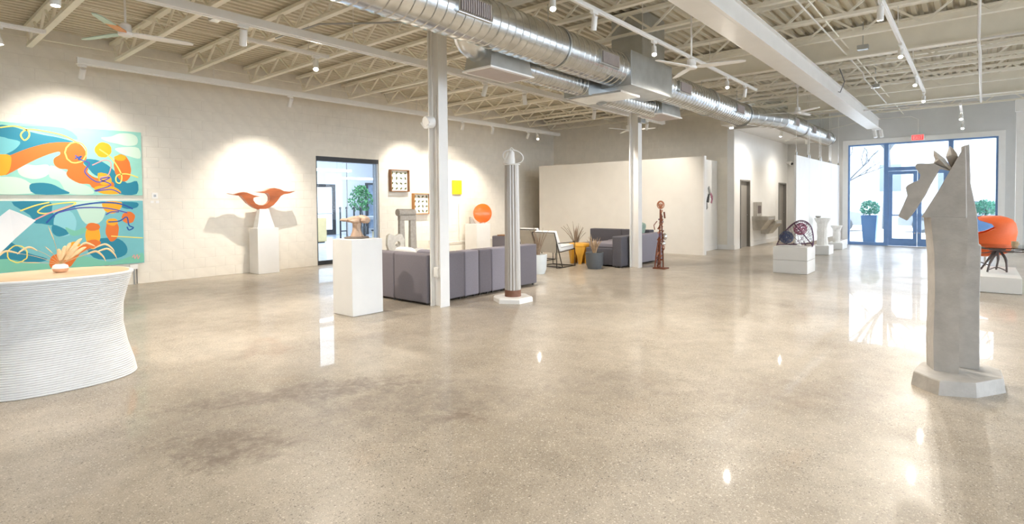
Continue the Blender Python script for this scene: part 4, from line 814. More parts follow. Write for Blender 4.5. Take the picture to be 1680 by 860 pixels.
# ------------------------------------------------------------ pedestals and their works
def pedestal(x0, x1, y0, y1, h, label, loc=None, parts=1):
    t = thing('pedestal', label, 'pedestal', ((x0+x1)/2, (y0+y1)/2, 0))
    for k in range(parts): MB().box(x0, x1, y0, y1, .004+h*k/parts+(.0015 if k else 0), h*(k+1)/parts).build('block' if parts > 1 else 'box', 'ped_white', t, bevel=.004)
    MB().box(x0+.02, x1-.02, y0+.02, y1-.02, 0, .004).build('foot', 'ped_white', t); return t
pedestal(-12.0, -11.6, 5.46, 5.92, .98, 'white pedestal against the left block wall, under the wing sculpture')
t = thing('wing_sculpture', 'copper-brown double-wing wooden sculpture on a pale wedge', 'sculpture', (-11.75, 5.65, .98))
WOOD = [(4.930,1.718),(5.025,1.698),(5.141,1.737),(5.222,1.750),(5.292,1.741),(5.434,1.686),(5.566,1.656),(5.481,1.646),(5.432,1.629),(5.431,1.578),(5.478,1.511),(5.550,1.475),(5.648,1.468),(5.736,1.510),(5.781,1.571),(5.789,1.644),(5.765,1.700),(5.728,1.728),(5.629,1.735),(5.501,1.758),(5.654,1.766),(5.780,1.829),(5.881,1.845),(6.009,1.819),(6.099,1.777),(6.230,1.765),(6.364,1.779),(6.229,1.728),(6.097,1.708),(6.031,1.670),(5.952,1.558),(5.873,1.472),(5.771,1.411),(5.646,1.370),(5.548,1.378),(5.428,1.428),(5.311,1.512),(5.231,1.608),(5.174,1.673),(5.059,1.684)]
MB().hexa([(-11.86, 5.48, .98), (-11.64, 5.48, .98), (-11.64, 5.86, .98), (-11.86, 5.86, .98)], [(-11.82, 5.555, 1.385), (-11.68, 5.555, 1.385), (-11.68, 5.745, 1.385), (-11.82, 5.745, 1.385)]).build('wedge_stand', 'marble', t, bevel=.006)
zs = [p[1] for p in WOOD]; z0, z1 = min(zs), max(zs); rg = []
for s_ in (-1, -.6, .6, 1):
    sc = 1 if abs(s_) < .9 else .965; cy = sum(p[0] for p in WOOD)/len(WOOD); cz = sum(zs)/len(zs)
    rg.append([(-11.75+s_*(.035+.05*((p[1]-z0)/(z1-z0))**1.5), p[0], p[1]-(.0 if sc == 1 else .004)) for p in WOOD])
MB().loft(rg).build('wings', 'copper_wood', t, True)
pedestal(-6.62, -6.17, 4.12, 4.60, 1.005, 'large white pedestal left of the near sofa')
t = thing('rock_flower', 'pinkish stone flower sculpture on a dark slab base', 'sculpture', (-6.5, 4.38, 1.005)); C0 = Vector((-6.46, 4.40, 1.005))
MB().lathe([(.15, 0), (.16, .008), (.155, .022), (.13, .026)], C0, 9, 1, 1.1).build('slab_base', 'rock_slab', t)
MB().loft([[(C0.x+r_*math.cos(a)*(1+.2*math.sin(3*a+z*20)), C0.y+r_*math.sin(a)*(1+.2*math.cos(2*a+z*9)), C0.z+z) for a in [2*PI*j/12 for j in range(12)]] for r_, z in ((.10, .026), (.085, .05), (.068, .10), (.06, .15), (.065, .2), (.05, .22))]).build('stone_stem', 'rock_pink', t, True)
ux, uy = rt.x, rt.y
for k, (a, b, r_, sx_, sz) in enumerate(((-.15, .255, .05, 1.3, .5), (-.09, .25, .06, 1.3, .6), (-.02, .26, .075, 1.2, .65), (.06, .265, .075, 1.1, .7), (.12, .25, .06, 1.1, .85), (.03, .25, .07, 1, .6), (.0, .235, .06, 1.2, .6))):
    dpt = (-.05, .04, -.03, .05, 0, .08, -.07)[k]; cc_ = Vector((C0.x+a*ux-dpt*uy, C0.y+a*uy+dpt*ux, C0.z+b)); q_ = random.Random(k)
    mm = MB(); mm.loft([[(cc_.x+r_*sx_*math.sin(PI*i/7)*math.cos(g_)*q_.uniform(.82, 1.15), cc_.y+r_*sx_*math.sin(PI*i/7)*math.sin(g_)*q_.uniform(.82, 1.15), cc_.z-r_*sz*math.cos(PI*i/7)*q_.uniform(.85, 1.15)) for g_ in [2*PI*j/10 for j in range(10)]] for i in range(1, 7)]); mm.build('petal', 'rock_pink', t, True)
# box frames and the yellow panel
def boxframe(y0, y1, z0, z1, label, mt, n, nm=5):
    t = thing('box_frame', label, 'artwork', (XW, (y0+y1)/2, z0), 'oak box frames'); d = .11; w_ = .022
    for a, b, c, e, q in ((y0, y0+w_, z0, z1, 'frame_side'), (y1-w_, y1, z0, z1, 'frame_side'), (y0+w_, y1-w_, z0, z0+w_, 'frame_rail'), (y0+w_, y1-w_, z1-w_, z1, 'frame_rail')): MB().box(XW+.002, XW+d, a, b, c, e).build(q, mt, t)
    MB().box(XW+.002, XW+.03, y0+w_, y1-w_, z0+w_, z1-w_).build('linen_back', 'linen', t)
    for i in range(4):
        for j in range(n):
            cy, cz = y0+.09+i*(y1-y0-.18)/3, z0+.09+j*(z1-z0-.18)/(n-1); a = R.uniform(0, PI); c, s_ = math.cos(a), math.sin(a)
            q = [(cy+u*c-v*s_, cz+u*s_+v*c) for u, v in ((-.045, 0), (-.02, .022), (.02, .018), (.045, 0), (.015, -.02), (-.025, -.014))]
            MB().prism(q, 'X', XW+.03, XW+.042).build('mounted_leaf', 'leaf_bug', t)
boxframe(9.27, 9.90, 1.80, 2.40, 'upper oak box frame with rows of mounted leaves', 'oak_dark', 4); boxframe(10.05, 10.66, 1.17, 1.76, 'lower oak box frame with rows of mounted leaves', 'oak', 4)
t = thing('relief_panel', 'small bright yellow textured wall panel', 'artwork', (XW, 11.8, 1.74)); MB().box(XW+.002, XW+.05, 11.61, 11.99, 1.74, 2.17).build('panel', 'yellow_relief', t, bevel=.01)
m = MB()
for k in range(60): m.sphere((XW+.05, R.uniform(11.64, 11.96), R.uniform(1.77, 2.14)), R.uniform(.012, .03), 6, 4, (.6, 1, 1))
stuff(m.build('paint_daubs', 'yellow_relief', t, True))
# grey stones behind the near sofa
pedestal(-8.85, -8.35, 6.6, 7.3, .52, 'low white pedestal hidden behind the near sofa, under the notched stone'); pedestal(-9.4, -8.95, 7.1, 7.75, .52, 'low white pedestal behind the near sofa, under the stone arch')
t = thing('notched_stone', 'flat grey notched stone with a round hole', 'sculpture', (-8.6, 6.9, .52)); CAT = [(6.533,0.885),(6.585,0.918),(6.651,0.888),(6.733,0.875),(6.802,0.907),(6.871,0.893),(6.898,0.836),(6.925,0.790),(6.910,0.701),(6.927,0.588),(6.907,0.541),(6.565,0.566),(6.514,0.704),(6.521,0.812)]
cy0 = sum(p[0] for p in CAT)/len(CAT); lo = min(p[1] for p in CAT); CAT = [(a, .52+(b-lo)*1.0) for a, b in CAT]
hc = (cy0+.02, .52+.17)
out = CAT; hole = [(hc[0]+.065*math.cos(2*PI*k/len(out)), hc[1]+.055*math.sin(2*PI*k/len(out))) for k in range(len(out))]
ang = lambda p: math.atan2(p[1]-hc[1], p[0]-hc[0]); out = sorted(out, key=ang); hole = sorted(hole, key=ang); m = MB()
m.loft([[(-8.57, a, b) for a, b in out], [(-8.57, a, b) for a, b in hole], [(-8.63, a, b) for a, b in hole], [(-8.63, a, b) for a, b in out], [(-8.57, a, b) for a, b in out]], False); m.build('slab', 'stone_pale', t); MB().sphere((-8.6, hc[0]+.005, hc[1]-.03), .035, 10, 8).build('inset_pebble', 'stone_grey', t, True)
t = thing('stone_arch', 'tall grey stone arch with a rolled lintel', 'sculpture', (-9.15, 7.43, .52))
for a, b in ((7.25, 7.37), (7.53, 7.68)): MB().hexa([(-9.19, a-.01, .52), (-9.10, a-.01, .52), (-9.10, b+.01, .52), (-9.19, b+.01, .52)], [(-9.18, a, 1.20), (-9.11, a, 1.20), (-9.11, b, 1.20), (-9.18, b, 1.20)]).build('leg', 'stone_grey', t, bevel=.015)
MB().box(-9.19, -9.10, 7.25, 7.68, 1.12, 1.22).build('shoulder', 'stone_grey', t, bevel=.012); MB().cyl((-9.15, 7.22, 1.29), (-9.15, 7.66, 1.28), .075, n=16).build('lintel', 'stone_grey', t, True)
# orange disc
pedestal(-11.95, -11.45, 12.0, 12.6, .84, 'white pedestal by the left wall carrying the orange disc')
t = thing('orange_disc', 'glossy orange disc on a small grey stand', 'sculpture', (-11.6, 12.46, .84)); MB().lathe([(.09, 0), (.085, .02), (.02, .04)], (-11.6, 12.42, .84), 14).build('foot', 'stone_grey', t, True)
m = MB(); nn = Vector((.88, -.47, .05)).normalized(); cc = Vector((-11.6, 12.42, 1.155)); m.loft([[tuple(cc+nn*d+(nn.orthogonal().normalized()*math.cos(a)+nn.cross(nn.orthogonal().normalized())*math.sin(a))*r_) for a in [2*PI*j/40 for j in range(40)]] for d, r_ in ((-.02, .285), (-.012, .297), (.012, .297), (.02, .285))]); m.build('disc', 'orange_disc', t, True)
t = thing('grey_shell', 'small grey shell form left of the orange disc', 'sculpture', (-11.75, 12.14, .84)); MB().hexa([(-11.85, 12.06, .84), (-11.75, 12.06, .84), (-11.75, 12.28, .84), (-11.85, 12.28, .84)], [(-11.83, 12.06, 1.06), (-11.78, 12.06, 1.06), (-11.78, 12.16, 1.04), (-11.83, 12.16, 1.04)]).build('shell', 'stone_grey', t, bevel=.02); MB().box(-11.86, -11.74, 12.05, 12.29, .84, .85).build('foot', 'stone_grey', t)
pedestal(-11.3, -11.0, 10.15, 10.45, .45, 'short white pedestal behind the near sofa, under the pale knob post')
t = thing('knob_post', 'pale ceramic post with a round knob behind the near sofa', 'sculpture', (-11.15, 10.3, .45)); MB().lathe([(.07, 0), (.06, .03), (.04, .06), (.035, .3), (.05, .32)], (-11.15, 10.3, .45), 14).build('post', 'stone_grey', t, True); MB().sphere((-11.15, 10.3, .83), .07, 12, 8).build('knob', 'print_white', t, True)

# ------------------------------------------------------------ sofas
def module(x0, x1, y0, y1, z1, label, mt='sofa', z0=.03, nm='sofa_module', grp='near sofa modules', feet=True):
    t = thing(nm, label, 'sofa', ((x0+x1)/2, (y0+y1)/2, 0), grp); MB().box(x0+.004, x1-.004, y0+.004, y1-.004, z0, z1).build('upholstery', mt, t, True, bevel=.028, seg=3)
    for x in (x0+.06, x1-.06):
        for y in (y0+.06, y1-.06): MB().cyl((x, y, 0), (x, y, z0+.02), .02, n=8).build('foot', 'black_metal', t)
    return t
B = .24
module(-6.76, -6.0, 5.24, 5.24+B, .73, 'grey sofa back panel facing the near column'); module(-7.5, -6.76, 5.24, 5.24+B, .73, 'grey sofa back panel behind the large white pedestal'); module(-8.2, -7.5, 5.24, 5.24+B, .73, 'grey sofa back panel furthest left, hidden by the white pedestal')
module(-6.0-B, -6.0, 5.24+B, 6.02, .73, 'grey sofa side panel just right of the near column', 'sofa'); module(-6.0-B, -6.0, 6.02, 6.34, .73, 'narrow sofa side panel, lit stripe put into its lighter grey', 'sofa_light'); module(-6.0-B, -6.0, 6.34, 6.64, .73, 'narrow plain grey sofa side panel, the shaded stripe between lighter ones', 'sofa'); module(-6.0-B, -6.0, 6.64, 7.0, .73, 'sofa side panel behind the fluted pillar, lit stripe put into its lighter grey', 'sofa_light'); module(-6.0-B, -6.0, 7.0, 7.85, .73, 'grey sofa side panel at the right end of the near sofa', 'sofa')  # narrow panels carry the lit and shadowed stripes as two sofa greys
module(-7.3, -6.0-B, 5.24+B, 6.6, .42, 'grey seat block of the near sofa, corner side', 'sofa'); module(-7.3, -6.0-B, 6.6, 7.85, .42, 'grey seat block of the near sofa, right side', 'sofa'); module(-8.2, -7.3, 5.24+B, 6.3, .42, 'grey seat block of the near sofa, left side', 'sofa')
module(-8.25, -7.7, 9.12, 9.36, .74, 'grey chair-high panel seen past the fluted pillar', 'sofa', grp='lounge modules'); o = MB().box(-8.1, -7.8, 9.14, 9.34, .741, .765).build('wooden_tray', 'oak_dark', bevel=.006); tag(o, 'small brown tray lying on the grey panel past the pillar', 'tray')
def pillow(c, sx_, sy_, sz, rot, label, mt):
    m = MB(); rings = []
    n = 24
    for i in range(9):
        u = -1+2*i/8; k = (1-abs(u)**3)**.5 if abs(u) < 1 else .04; k = max(k, .04); ring = []
        for j in range(n):
            a = 2*PI*j/n; ca, sa = math.cos(a), math.sin(a); q = Vector((sx_*math.copysign(abs(ca)**.5, ca)*(.72+.28*k), sy_*u*(.35+.65*abs(1)), sz*math.copysign(abs(sa)**.5, sa)*(.72+.28*k)))
            ring.append(q)
        rings.append(ring)
    mtx = Matrix.Translation(c) @ Matrix.Rotation(rot[2], 4, 'Z') @ Matrix.Rotation(rot[0], 4, 'X')
    rings = [[tuple(mtx @ q) for q in r_] for r_ in rings]; o = m.loft(rings).build('pillow', mt, smooth=True); return tag(o, label, 'pillow')
pillow((-6.95, 5.66, .615), .25, .055, .17, (.35, 0, 0), 'white pillow showing above the near sofa back', 'cushion_white'); pillow((-6.45, 5.66, .605), .2, .05, .165, (.35, 0, .1), 'grey pillow showing above the near sofa back', 'cushion_grey')
# far sofa
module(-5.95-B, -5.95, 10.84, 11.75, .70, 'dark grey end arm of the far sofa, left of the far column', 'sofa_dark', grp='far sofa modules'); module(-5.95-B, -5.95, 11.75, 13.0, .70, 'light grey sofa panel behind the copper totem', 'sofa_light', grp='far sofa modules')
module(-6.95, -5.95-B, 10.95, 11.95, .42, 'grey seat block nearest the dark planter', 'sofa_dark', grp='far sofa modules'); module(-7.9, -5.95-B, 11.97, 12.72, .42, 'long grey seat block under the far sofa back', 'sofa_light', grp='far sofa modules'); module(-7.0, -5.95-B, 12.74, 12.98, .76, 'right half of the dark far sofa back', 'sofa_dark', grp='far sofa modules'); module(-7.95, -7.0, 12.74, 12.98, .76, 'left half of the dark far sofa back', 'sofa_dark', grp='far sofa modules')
for x0, x1, y0, y1, lab in ((-7.0, -6.25, 12.05, 12.7, 'light grey seat cushion on the far sofa, back row'), (-6.9, -6.25, 11.02, 11.85, 'light grey seat cushion on the far sofa, front')): tag(MB().box(x0, x1, y0, y1, .421, .53).build('seat_cushion', 'cushion_grey', smooth=True, bevel=.03, seg=3), lab, 'cushion')
pillow((-6.36, 12.45, .76), .22, .07, .2, (.3, 0, 1.4), 'pale green patterned pillow on the far sofa beside the totem', 'cushion_green')

# ------------------------------------------------------------ lounge chairs
def lounge(cx, cy, label):
    t = thing('lounge_chair', label, 'chair', (cx, cy, 0), 'metal framed lounge chairs'); w_ = .31; r_ = .011
    for s_ in (-1, 1):
        x = cx+s_*w_
        MB().tube([(x, cy-.10, 0.012), (x, cy+.40, .012), (x, cy+.40, .56), (x, cy-.25, .56)], r_, 6).build('side_frame', 'black_metal', t); MB().tube([(x, cy-.40, .80), (x, cy-.10, .012)], r_, 6).build('back_leg', 'black_metal', t); MB().tube([(x, cy-.16, .36), (x, cy+.40, .40)], r_, 6).build('seat_rail', 'black_metal', t); MB().tube([(x, cy-.10, .012), (x, cy-.32, .012), (x, cy-.32, .56)], r_, 6).build('rear_strut', 'black_metal', t)
    for p, q in (((cy-.40, .80), None), ((cy+.40, .40), None), ((cy-.10, .012), None), ((cy+.40, .012), None), ((cy-.16, .36), None)): MB().tube([(cx-w_, p[0], p[1]), (cx+w_, p[0], p[1])], r_, 6).build('cross_rail', 'black_metal', t)
    def slab(a, b, th, mt, nm, n=.0): d = Vector((0, b[0]-a[0], b[1]-a[1])).normalized(); nn = Vector((0, -d.z, d.y))*th; return MB().hexa([(cx-w_+.02, a[0], a[1]), (cx+w_-.02, a[0], a[1]), (cx+w_-.02, b[0], b[1]), (cx-w_+.02, b[0], b[1])], [(cx-w_+.02, a[0]+nn.y, a[1]+nn.z), (cx+w_-.02, a[0]+nn.y, a[1]+nn.z), (cx+w_-.02, b[0]+nn.y, b[1]+nn.z), (cx-w_+.02, b[0]+nn.y, b[1]+nn.z)]).build(nm, mt, t, nm != 'back_panel', bevel=.0 if nm == 'back_panel' else .022, seg=3)
    slab((cy-.395, .78), (cy-.21, .34), .008, 'canvas_tan', 'back_panel'); slab((cy-.37, .80), (cy-.18, .40), .10, 'cushion_white', 'back_cushion'); slab((cy+.40, .405), (cy-.16, .365), -.10, 'cushion_white', 'seat_cushion')
lounge(-7.36, 10.25, 'metal framed lounge chair with white cushions, nearer of the pair'); lounge(-8.55, 11.15, 'metal framed lounge chair with white cushions, further of the pair')

# ------------------------------------------------------------ planters with spiky plants
def spiky(x, y, pot, label, r_, h, n, lh, sp, mt, base=0.0):
    t = thing('potted_plant', label, 'plant', (x, y, base), 'spiky potted plants')
    MB().lathe([(r_*.72, 0), (r_*.92, h*.25), (r_, h), (r_*.9, h), (r_*.88, h-.04)], (x, y, base), 24).build('pot', pot, t, True); MB().lathe([(.001, 0), (r_*.88, 0), (r_*.88, .015), (.001, .02)], (x, y, base+h-.05), 16).build('soil', 'soil', t)
    for k in range(n):
        a = 2*PI*k/n+R.uniform(-.3, .3); lean = R.uniform(.15, 1)*sp; L_ = lh*R.uniform(.7, 1.05)*(1-.25*lean); rings = []; w_ = R.uniform(.012, .02); c, s_ = math.cos(a), math.sin(a)
        for u in (0, .25, .55, .8, 1):
            ww = w_*(1, 1.15, .95, .55, .05)[(0, .25, .55, .8, 1).index(u)]; rr = .03+lean*L_*(u**1.4)*.8; z = base+h-.04+L_*u*(1-.25*lean*u)
            p = Vector((x+c*rr, y+s_*rr, z)); rings.append([p+Vector((-s_*ww, c*ww, .004)), p+Vector((c*.004, s_*.004, -.004)), p+Vector((s_*ww, -c*ww, .004)), p+Vector((0, 0, .003))])
        MB().loft(rings).build('leaf', mt, t, True)
spiky(-6.9, 9.05, 'pot_white', 'spiky brown plant in a white pot at the end of the near sofa', .19, .40, 22, .66, .55, 'blade'); spiky(-6.42, 10.48, 'pot_grey', 'spiky brown plant in a dark grey pot beside the far sofa', .20, .36, 26, .48, .75, 'blade2'); spiky(-7.75, 11.75, 'pot_white', 'spiky brown plant behind the yellow stool', .17, .40, 16, .70, .8, 'blade')
t = thing('carved_stool', 'yellow carved wooden stump stool', 'stool', (-7.28, 11.2, 0))
MB().lathe([(.235, .41), (.25, .42), (.25, .47), (.24, .485)], (-7.28, 11.2, 0), 28).build('seat', 'stool_yellow', t, True)
for k in range(5):
    a = 2*PI*k/5+.3; c, s_ = math.cos(a), math.sin(a)
    def q(r_, w_, z, dr): return [(-7.28+c*(r_-dr)-s_*w_, 11.2+s_*(r_-dr)+c*w_, z), (-7.28+c*r_-s_*w_, 11.2+s_*r_+c*w_, z), (-7.28+c*r_+s_*w_, 11.2+s_*r_-c*w_, z), (-7.28+c*(r_-dr)+s_*w_, 11.2+s_*(r_-dr)-c*w_, z)]
    MB().loft([q(.225, .035, 0, .09), q(.235, .07, .2, .12), q(.24, .135, .41, .2)]).build('leg', 'stool_yellow', t)

# ------------------------------------------------------------ fluted pillar
t = thing('fluted_pillar', 'tall grey fluted pillar sculpture with a white hoop and cone on top', 'sculpture', (-5.28, 6.3, 0)); px_, py_ = -5.28, 6.30
MB().loft([[(px_+r_*math.cos(2*PI*k/6+.5), py_+r_*math.sin(2*PI*k/6+.5), z) for k in range(6)] for r_, z in ((.30, 0), (.30, .055), (.285, .075))]).build('hexagonal_base', 'white_paint', t); MB().lathe([(.122, .075), (.122, .17), (.118, .172)], (px_, py_, 0), 32).build('rust_collar', 'iron_red', t, True)
rings = []
for i in range(16):
    u = i/15; r0 = .115*(1-.14*u); rings.append([(px_+(r0+.006*math.cos(16*a))*math.cos(a), py_+(r0+.006*math.cos(16*a))*math.sin(a), .172+u*1.855) for a in [2*PI*j/64 for j in range(64)]])
MB().loft(rings).build('fluted_shaft', 'fluted', t, True); MB().lathe([(.12, 2.027), (.125, 2.035), (.115, 2.045)], (px_, py_, 0), 28).build('top_plate', 'white_paint', t, True)
e1 = Vector((ux, uy, 0)); bp_ = Vector((px_, py_, 0))
MB().tube([bp_+e1*-.03+Vector((0, 0, 2.045)), bp_+e1*0.0+Vector((0, 0, 2.235))], [.085, .038], 20).build('cone', 'white_paint', t, True); MB().tube([bp_+e1*-.10+Vector((0, 0, 2.06)), bp_+e1*-.05+Vector((0, 0, 2.22))], .028, 12).build('slanted_peg', 'white_paint', t, True)
MB().tube([bp_+e1*(.02+.152*math.cos(a))+Vector((-uy*.03*math.sin(a), ux*.03*math.sin(a), 2.155+.105*math.sin(a)-.02*math.cos(a))) for a in [2*PI*j/36 for j in range(36)]], .009, 8, loop=True).build('hoop', 'white_paint', t, True)
MB().tube([bp_+e1*(.022*math.cos(a))+Vector((0, 0, 2.262+.026*math.sin(a))) for a in [2*PI*j/14 for j in range(14)]], .006, 6, loop=True).build('hanging_loop', 'white_paint', t, True)

# ------------------------------------------------------------ copper totem
t = thing('scrap_totem', 'slim rusty copper figure welded from scrap parts', 'sculpture', (-5.24, 11.3, 0)); qx, qy = -5.24, 11.3
MB().box(qx-.14, qx+.14, qy-.11, qy+.11, 0, .025).build('base_plate', 'rust', t)
for k, (dx, dy, h) in enumerate(((-.06, 0, 1.05), (.045, .02, 1.2), (0, -.04, 1.3), (-.12, -.02, .75))): MB().tube([(qx+dx*ux, qy+dx*uy+dy, .025), (qx+dx*.7*ux, qy+dx*.7*uy+dy, h*.5), (qx+dx*.15*ux, qy+dx*.15*uy+dy*.5, h)], .016, 6).build('rod', 'rust', t)
for k in range(46):
    z = .05+1.22*(k/46); s_ = (.10-.045*z)*R.uniform(.4, 1); a = R.uniform(0, 2*PI); c = Vector((qx+.07*(1-z*.45)*math.cos(a), qy+.07*(1-z*.45)*math.sin(a), z+.02)); m = MB(); mt = R.choice(['rust', 'rust', 'rust_light', 'rust_light', 'wire_purple'])
    if k % 3 == 0: m.tube([c+Vector((s_*.5*math.cos(b), s_*.3*math.sin(b)*.3, s_*.5*math.sin(b))) for b in [2*PI*j/10 for j in range(10)]], .009, 5, loop=True)
    elif k % 3 == 1: m.tube([c-Vector((s_*.3, .01, s_*.5)), c+Vector((s_*.2, .02, s_*.6))], .014, 6)
    else: m.box(c.x-s_*.25, c.x+s_*.25, c.y-s_*.2, c.y+s_*.2, c.z-s_*.3, c.z+s_*.3)
    m.build('scrap_piece', mt, t)
MB().sphere((qx+.09*ux, qy+.09*uy, .70), .07, 12, 8, (.7, .7, 1.1)).build('chrome_bulb', 'chrome', t, True); MB().sphere((qx+.05*ux, qy+.05*uy, .55), .055, 12, 8).build('chrome_bulb', 'chrome', t, True)
for r_, dz in ((.075, 0), (.05, .01), (.03, -.01)): MB().tube([(qx+ux*r_*math.cos(a), qy+uy*r_*math.cos(a), 1.395+dz+r_*1.1*math.sin(a)) for a in [2*PI*j/16 for j in range(16)]], .011, 6, loop=True).build('head_ring', 'rust_light', t)
MB().sphere((qx, qy, 1.36), .04, 10, 6).build('face', 'rust_light', t, True); MB().tube([(qx+.09*ux, qy+.09*uy, 1.1), (qx+.075*ux, qy+.075*uy, 1.24)], .018, 6).build('shoulder_part', 'rust', t)
MB().tube([(qx-.13*ux, qy-.13*uy, .85), (qx-.15*ux, qy-.15*uy, .95), (qx-.08*ux, qy-.08*uy, 1.04)], .01, 6).build('arm_loop', 'rust', t)

# ------------------------------------------------------------ hanging panels
for k in range(4):
    y0 = 15.1+k*1.45; t = thing('hanging_panel', ['white hanging panel nearest the corridor doors', 'second white hanging panel from the corridor doors', 'third white hanging panel from the corridor doors', 'white hanging panel nearest the front glazing'][k], 'panel', (-3.43, y0+.72, .33), 'white panels hung on cables'); MB().box(-3.455, -3.405, y0+.012, y0+1.438, .33, 2.60).build('board', 'white_board', t, bevel=.004)
    for yy in (y0+.1, y0+1.35): MB().cyl((-3.43, yy, 2.6), (-3.43, yy, 4.475), .004, n=5).build('cable', 'chrome', t); MB().box(-3.45, -3.41, yy-.025, yy+.025, 2.60, 2.68).build('clip', 'chrome', t); MB().cyl((-3.43, yy, 2.68), (-3.43, yy, 2.74), .014, n=8).build('ferrule', 'chrome', t)

# ------------------------------------------------------------ wire fan on stacked blocks
pedestal(-3.13, -2.5, 12.0, 12.7, .53, 'white pedestal of two stacked blocks under the wire fan', parts=2)
t = thing('wire_fan', 'purple wire fan sculpture with blue and pink wire balls', 'sculpture', (-2.8, 12.35, .53)); FY = 12.35
arc = [(-3.15, .55), (-3.09, .70), (-2.99, .84), (-2.88, .96), (-2.76, 1.04), (-2.66, 1.06), (-2.57, 1.02), (-2.51, .93), (-2.48, .78), (-2.47, .62), (-2.48, .55)]
A3 = smoothpts([(a, FY+.05*math.sin(i), b) for i, (a, b) in enumerate(arc)], 5)
for off in (0, -.035, .035): MB().tube([p+Vector((0, off, -abs(off)*.6)) for p in A3], .008 if off == 0 else .005, 6).build('rim_wire', 'wire_purple', t)
m = MB()
for i in range(0, len(A3), 2):
    p = A3[i]; m.tube(smoothpts([(-2.78+R.uniform(-.25, .25), FY+R.uniform(-.06, .06), .55), p.lerp(Vector((-2.78, FY, .55)), .5)+Vector((0, R.uniform(-.06, .06), 0)), p], 3), .0028, 4)
for k in range(26):
    a, b = R.choice(A3), R.choice(A3); m.tube([a, a.lerp(b, .5)+Vector((0, R.uniform(-.08, .08), -.04)), b], .0025, 4)
stuff(m.build('wire_mesh', 'wire_purple', t))
for c, r_, mt in (((-2.96, FY-.02, .705), .135, 'wire_blue'), ((-2.70, FY-.02, .885), .125, 'wire_pink')):
    m = MB()
    for k in range(20):
        n_ = Vector((R.gauss(0, 1), R.gauss(0, 1), R.gauss(0, 1))).normalized(); u_ = n_.orthogonal().normalized(); v_ = n_.cross(u_); m.tube([Vector(c)+(u_*math.cos(q_)+v_*math.sin(q_))*r_*R.uniform(.9, 1) for q_ in [2*PI*j/14 for j in range(14)]], .005, 4, loop=True)
    m.build('wire_ball', mt, t)
MB().tube([(-2.48, FY, .56), (-2.62, FY-.03, .75), (-2.82, FY-.02, 1.0)], .011, 6).build('diagonal_bar', 'wire_purple', t); MB().tube([(-3.14, FY, .55), (-2.9, FY, .56), (-2.47, FY, .60)], .011, 6).build('foot_bar', 'wire_purple', t)
MB().sphere((-2.70, FY-.1, .56), .035, 8, 6, (1.3, 1, .8)).build('white_pebble', 'paper', t, True)
# carved white stumps
pedestal(-3.36, -2.94, 16.57, 17.19, .24, 'low white pedestal under the carved white stump')
def stump(cx, cy, z0, h, r_, label, seed):
    t = thing('carved_stump', label, 'sculpture', (cx, cy, z0)); q = random.Random(seed); rings = []
    for u, k in ((0, .78), (.12, .74), (.3, .72), (.5, .78), (.65, .70), (.8, .82), (.9, 1.0), (1, 1.12)):
        rings.append([(cx+r_*k*math.cos(a)*(1+q.uniform(-.07, .07)), cy+r_*k*math.sin(a)*(1+q.uniform(-.07, .07)), z0+u*h) for a in [2*PI*j/12 for j in range(12)]])
    MB().loft(rings).build('body', 'plaster_rough', t); return t
stump(-3.15, 16.88, .24, .74, .18, 'carved white stump on a low pedestal beside the wire fan', 4)
t = thing('small_bowl', 'small grey bowl on top of the carved stump', 'bowl', (-3.25, 16.85, .98)); MB().lathe([(.03, 0), (.065, .02), (.07, .055), (.06, .055), (.045, .02)], (-3.25, 16.85, .98), 14).build('body', 'stone_grey', t, True)
pedestal(-3.34, -2.95, 18.6, 19.4, .2, 'low white pedestal by the entry, behind the first stump'); stump(-3.15, 18.9, .2, .50, .14, 'smaller carved white stump behind the first, by the panels', 8)
t = thing('floor_vent', 'low white floor heater under the last hanging panel', 'heater', (-3.3, 20.3, 0)); MB().box(-3.4, -3.15, 19.8, 20.8, .02, .18).build('body', 'white_paint', t, bevel=.01); MB().box(-3.38, -3.17, 19.85, 20.75, 0, .02).build('foot', 'white_paint', t); MB().box(-3.36, -3.19, 19.9, 20.7, .18, .186).build('grille', 'grille', t)

# ------------------------------------------------------------ grey stone sculpture
t = thing('stone_figure', 'tall grey angular stone sculpture on a faceted base', 'sculpture', (-.08, 5.6, 0))
def ring(pts, z): return [(a, b, z) for a, b in pts]
bs = [(-.37, 5.36), (-.27, 5.24), (-.19, 5.17), (.03, 5.27), (.20, 5.55), (.19, 5.85), (.06, 6.0), (-.16, 5.95), (-.34, 5.72)]
MB().loft([ring(bs, 0), ring([(-.08+(a+.08)*.95, 5.58+(b-5.58)*.95) for a, b in bs], .10), ring([(-.08+(a+.08)*.93, 5.58+(b-5.58)*.93) for a, b in bs], .107)]).build('faceted_base', 'concrete', t)
def slabp(P, y0, y1, nm, cut=0, zmin=None):
    if zmin is not None:
        lo_ = min(p[1] for p in P); P = [(a, zmin+.0 if b < lo_+.05 else b) for a, b in P]
    return MB().prism(P, 'Y', y0, y1).build(nm, 'concrete', t, bevel=.006)
SL = [(-0.262,1.323),(-0.038,1.320),(-0.034,1.194),(-0.039,1.030),(-0.042,0.936),(-0.059,0.849),(-0.073,0.791),(-0.084,0.743),(-0.076,0.649),(-0.068,0.612),(-0.078,0.554),(-0.082,0.506),(-0.077,0.364),(-0.078,0.173),(-0.074,0.054),(-0.232,0.052),(-0.238,0.339),(-0.230,0.729),(-0.236,1.019)]
SRr = [(-0.049,1.887),(0.003,1.902),(0.013,1.594),(0.019,1.353),(0.033,1.103),(0.047,1.094),(0.041,0.630),(0.047,0.057),(-0.073,0.053),(-0.072,0.321),(-0.059,0.520),(-0.071,0.666),(-0.053,0.766),(-0.033,0.964),(-0.037,1.353)]
